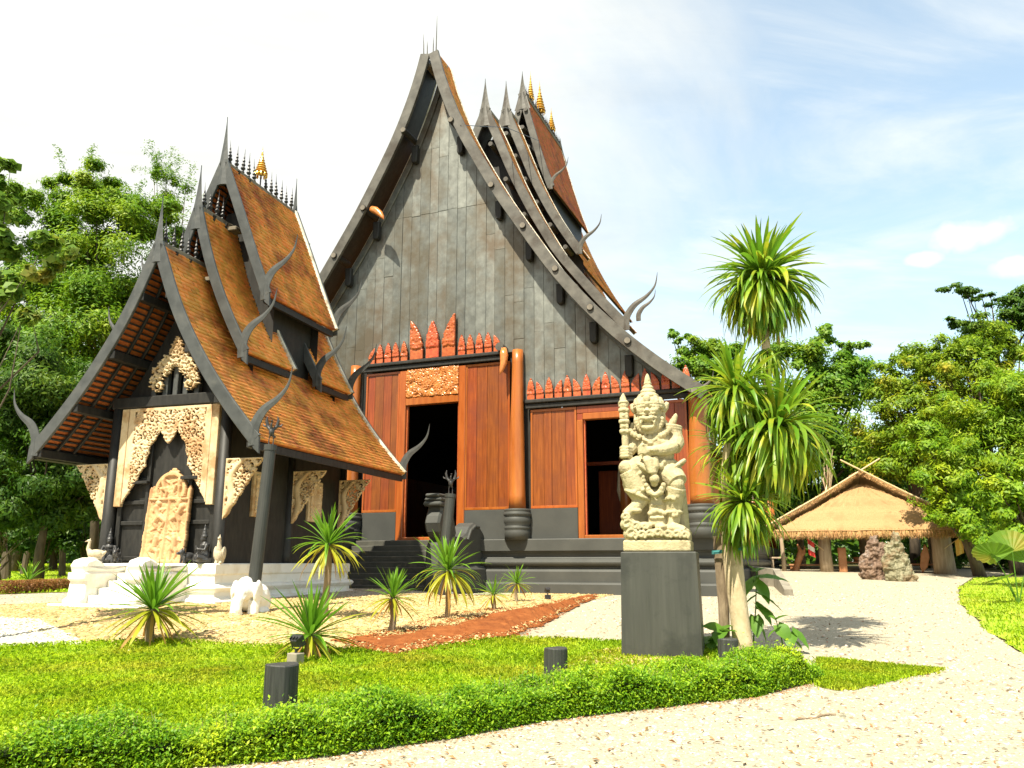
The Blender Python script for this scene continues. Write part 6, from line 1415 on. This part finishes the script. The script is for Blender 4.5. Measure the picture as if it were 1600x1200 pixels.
def tree(name, lab, base, blobs, n, size, m, seed, asp=.42, trunk=.25, group=None, barkm='bark_dark', flat=.6, shell=.45, droop=0.0, wisps=0):
    r = np.random.default_rng(seed); base = np.array([base[0], base[1], float(gz(base[0], base[1]))])
    o = thing(name, lab, 'tree', tuple(base), 0, group); bl = [(np.array(c)-base, rd) for c, rd in blobs]
    p, q, cl = crown_points(r, bl, n, flat, shell)
    if droop: q[:, :2] += q[:, :2]*droop
    soup = [leaf_soup(p, q, size, r, asp, .3)]
    if wisps:   # feathery sprays that stick out of the outline
        for k in range(wisps):
            c = cl[r.integers(len(cl))]; top = max(b[0][2]+b[1][2]*.5 for b in bl); d = nrm(r.normal(0, .6, 3)+np.array([0, 0, .9])); L_ = r.uniform(.8, 2.0); nn_ = int(L_*60)
            pp = c+d*np.linspace(0, 1, nn_)[:, None]*L_+np.array([0, 0, -.25])*np.linspace(0, 1, nn_)[:, None]**2*L_+r.normal(0, .09, (nn_, 3)); soup.append(leaf_soup(pp, r.normal(0, .5, (nn_, 3))+[0, 0, .7], size*.8, r, asp))
    quads('crown', np.concatenate(soup), M[m], 4, o, kind='stuff')
    ctr = np.mean([b[0] for b in bl], 0); mb = MB(); top = np.array([ctr[0]*.7, ctr[1]*.7, ctr[2]*.75])
    T = [np.array([0, 0, -.2]), top*.3+r.normal(0, .1, 3), top*.65+r.normal(0, .15, 3), top]; mb.tube(T, [trunk*1.2, trunk, trunk*.75, trunk*.45], 9)
    for k in r.choice(len(cl), min(len(cl), 16), replace=False):
        s0 = T[1]+(T[3]-T[1])*r.uniform(.1, 1); e = cl[k]; mb.tube([s0, s0*.5+e*.5+np.array([0, 0, .2])+r.normal(0, .15, 3), e], [trunk*.35, trunk*.22, trunk*.06], 6)
    mb.build('trunk', M[barkm], o, smooth=True); return o
def blob(px_, py_, D, rx, rz, ry=None):
    s_ = D/FPX; return (lift(px_, py_, D), (rx*s_, (ry or rx)*s_*.8, rz*s_))
def gxy(px_, D): p = lift(px_, 880, D); return (p[0], p[1])
TL = 'trees to the left of the small temple'; TR = 'trees behind the gravel yard on the right'
tree('feathery_tree', 'tall bright feathery tree rising behind the small temple', gxy(150, 33), [blob(150, 400, 33, 110, 110), blob(70, 440, 33, 70, 120), blob(225, 480, 34, 80, 120), blob(140, 300, 33, 70, 50), blob(110, 530, 32, 110, 90), blob(250, 350, 34, 45, 50), blob(40, 350, 33, 60, 60), blob(190, 330, 33, 60, 60), blob(100, 300, 33, 40, 40), blob(10, 440, 32, 50, 90)], 130000, .19, 'leaf_left', 301, .3, .16, TL, wisps=90)
tree('feathery_tree', 'sparse feathery tree tip standing above the left trees by the spires', gxy(262, 36), [blob(262, 300, 36, 40, 45), blob(235, 270, 36, 18, 20), blob(280, 400, 36, 50, 90)], 6500, .16, 'leaf_left', 302, .3, .16, TL, wisps=40)
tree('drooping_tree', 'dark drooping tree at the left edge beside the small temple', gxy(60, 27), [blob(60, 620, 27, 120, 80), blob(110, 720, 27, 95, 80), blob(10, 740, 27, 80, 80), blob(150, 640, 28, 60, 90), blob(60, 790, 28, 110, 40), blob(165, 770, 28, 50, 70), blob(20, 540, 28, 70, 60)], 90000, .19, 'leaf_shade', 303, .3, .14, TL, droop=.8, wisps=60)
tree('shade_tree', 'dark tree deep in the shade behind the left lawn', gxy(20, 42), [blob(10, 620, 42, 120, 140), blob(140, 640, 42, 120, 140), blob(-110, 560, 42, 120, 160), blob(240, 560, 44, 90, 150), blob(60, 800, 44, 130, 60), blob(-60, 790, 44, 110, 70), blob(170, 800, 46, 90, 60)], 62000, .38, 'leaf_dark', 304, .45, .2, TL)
tree('broad_leaf_tree', 'near broad leaved tree reaching in from the left edge', gxy(-95, 13.5), [blob(-5, 262, 13.5, 26, 32), blob(6, 310, 13.5, 22, 40), blob(-10, 400, 13.5, 40, 60), blob(78, 385, 13.5, 38, 30), blob(52, 430, 13.5, 30, 24), blob(20, 455, 13.5, 34, 26), blob(-30, 350, 13.5, 50, 60), blob(48, 492, 13.5, 16, 22), blob(-70, 420, 13.5, 70, 80)], 5200, .19, 'leaf_big', 305, .7, .06, TL, flat=.9)
for k, (px_, D) in enumerate(((12, 36), (38, 40), (62, 35), (84, 44), (100, 38))):
    x, y = gxy(px_, D); z0 = float(gz(x, y)); rr_ = random.uniform(.12, .2); t_ = thing('slender_tree', ['slender dark trunk at the far left under the tree canopy', 'second slender trunk from the left edge under the canopy', 'slender trunk in the middle of the left thicket', 'thin far trunk between the left thicket trees', 'slender trunk nearest the small temple in the left thicket'][k], 'tree', (x, y, z0), 0, TL)
    MB().tube([(0, 0, -.2), (random.uniform(-.2, .2), 0, 2), (random.uniform(-.5, .5), 0, 4.5)], [rr_*1.2, rr_, rr_*.8], 9).build('trunk', M['bark_dark'], t_)
    r = np.random.default_rng(400+k); p, q, cl = crown_points(r, [((0, 0, 5.2), (1.6, 1.4, 1.2))], 2500); quads('crown', leaf_soup(p, q, .22, r), M['leaf_dark'], 4, t_, kind='stuff')
tree('umbrella_tree', 'light crowned tree just right of the black temple eave', gxy(1130, 58), [blob(1080, 545, 58, 40, 22), blob(1050, 520, 58, 16, 10), blob(1064, 532, 58, 22, 12), blob(1100, 575, 57, 50, 30), blob(1130, 560, 58, 50, 30), blob(1120, 600, 58, 70, 40), blob(1170, 640, 58, 70, 50)], 24000, .30, 'leaf_mid', 311, .5, .3, TR)
tree('umbrella_tree', 'tall green tree behind the dracaena heads', gxy(1290, 60), [blob(1255, 560, 60, 60, 40), blob(1290, 525, 60, 34, 18), blob(1330, 545, 60, 32, 18), blob(1310, 600, 60, 80, 45), blob(1240, 640, 60, 70, 50), blob(1345, 590, 60, 45, 40), blob(1275, 690, 60, 100, 60)], 36000, .32, 'leaf_mid', 312, .5, .35, TR)
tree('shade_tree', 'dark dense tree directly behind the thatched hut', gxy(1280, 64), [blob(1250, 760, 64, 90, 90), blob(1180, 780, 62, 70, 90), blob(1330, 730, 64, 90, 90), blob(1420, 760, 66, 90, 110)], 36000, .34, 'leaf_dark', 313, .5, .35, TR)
tree('flowering_tree', 'olive and golden topped tree right of the blue sky gap', gxy(1430, 52), [blob(1400, 600, 52, 50, 40), blob(1450, 560, 52, 60, 40), blob(1440, 640, 52, 90, 50), blob(1390, 665, 52, 60, 45), blob(1470, 610, 52, 50, 50), blob(1420, 720, 52, 80, 50)], 34000, .28, 'leaf_gold', 314, .38, .3, TR, wisps=40)
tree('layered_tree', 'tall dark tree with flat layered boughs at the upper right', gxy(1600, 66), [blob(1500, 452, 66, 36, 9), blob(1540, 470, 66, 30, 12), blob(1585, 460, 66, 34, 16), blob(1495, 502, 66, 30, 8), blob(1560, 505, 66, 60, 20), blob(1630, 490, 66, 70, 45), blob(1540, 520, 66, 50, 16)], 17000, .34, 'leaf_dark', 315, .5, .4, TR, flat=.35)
tree('flowering_tree', 'golden flowering tree beneath the flat layered boughs', gxy(1540, 48), [blob(1530, 530, 48, 55, 28), blob(1590, 545, 48, 40, 30), blob(1500, 570, 48, 55, 40), blob(1560, 590, 48, 70, 50)], 22000, .26, 'leaf_gold', 316, .38, .3, TR, wisps=30)
tree('bamboo_tree', 'big yellow green bamboo leaved tree at the right edge', gxy(1590, 40), [blob(1560, 640, 40, 80, 60), blob(1510, 690, 40, 70, 60), blob(1590, 720, 40, 80, 80), blob(1480, 650, 42, 50, 50), blob(1620, 620, 40, 80, 90)], 42000, .26, 'leaf_lime', 317, .24, .3, TR, droop=.6, wisps=60)
tree('bamboo_tree', 'bright green tree leaning over the right side of the hut roof', gxy(1530, 38), [blob(1450, 720, 38, 48, 42), blob(1490, 760, 38, 55, 50), blob(1440, 680, 39, 50, 40), blob(1530, 790, 38, 60, 50), blob(1462, 790, 38, 26, 30), blob(1478, 745, 37, 42, 46), blob(1505, 815, 37, 46, 36), blob(1470, 812, 37, 22, 16)], 32000, .22, 'leaf_lime', 318, .34, .25, TR, droop=.5, wisps=40)
tree('bushy_tree', 'yellow green bushy tree low at the right edge above the lawn', gxy(1620, 31), [blob(1570, 790, 31, 60, 40), blob(1600, 840, 31, 50, 40), blob(1540, 830, 32, 40, 26), blob(1620, 760, 31, 60, 50)], 13000, .2, 'leaf_lime', 319, .45, .2, TR)
tree('shade_tree', 'dark shaded tree behind the right lawn beside the hut', gxy(1530, 46), [blob(1500, 830, 46, 60, 50), blob(1570, 850, 46, 80, 40), blob(1480, 860, 47, 40, 30)], 14000, .26, 'leaf_dark', 320, .45, .25, TR)
tree('bare_sapling', 'thin pale leaning sapling behind the hut roof left side', gxy(1287, 50), [blob(1300, 725, 50, 12, 12), blob(1292, 700, 50, 10, 8)], 300, .22, 'leaf_mid', 321, .45, .1, TR, barkm='palebark')
for k, (px_, D, lab) in enumerate(((8, 31, 'dark shrub filling the far left corner under the trees'), (70, 33, 'dark shrub between the slender trunks behind the left lawn'), (135, 34, 'dark shrub hugging the left side of the small temple'))):
    tree('dark_shrub', lab, gxy(px_, D), [blob(px_, 835, D, 52, 30), blob(px_-30, 800, D, 34, 30), blob(px_+30, 812, D, 34, 30)], 8000, .17, 'leaf_shade', 330+k, .4, .06, TL)
# low brown hedge at the far left and the far woods
bh = S((-120, 926), (0, 930), (60, 927), (118, 923)); bh = np.array(bh); t_ = np.random.default_rng(5); k = t_.random(9000)*(len(bh)-1); i = np.minimum(k.astype(int), len(bh)-2); f = (k-i)[:, None]
p = bh[i]*(1-f)+bh[i+1]*f+np.stack([t_.normal(0, .1, 9000), t_.uniform(0, .55, 9000), t_.uniform(0, .38, 9000)], 1); h0 = bh[1]
dh = thing('dry_hedge', 'low dry brown hedge along the left lawn', 'hedge', tuple(h0)); quads('leaves', leaf_soup(p-h0, t_.normal(0, .6, (9000, 3))+[0, -.3, .6], .06, t_), M['leaf_brown'], 4, dh, kind='stuff')
t_ = np.random.default_rng(9); nW = 60000; ang = t_.uniform(-1.25, 1.25, nW); dist = t_.uniform(78, 110, nW); hgt_ = (6.5+2.2*np.sin(ang*17)+1.5*np.sin(ang*41+1))*t_.random(nW)**.7
p = np.stack([np.sin(ang)*dist, np.cos(ang)*dist, 1.4+hgt_], 1); sel = (p[:, 1] > 20)
quads('far_woods', leaf_soup(p[sel], t_.normal(0, .5, (sel.sum(), 3))+[0, -.5, .7], 1.0, t_, .6), M['leaf_dark'], 4, kind='stuff', label='dense far woods behind the yard')
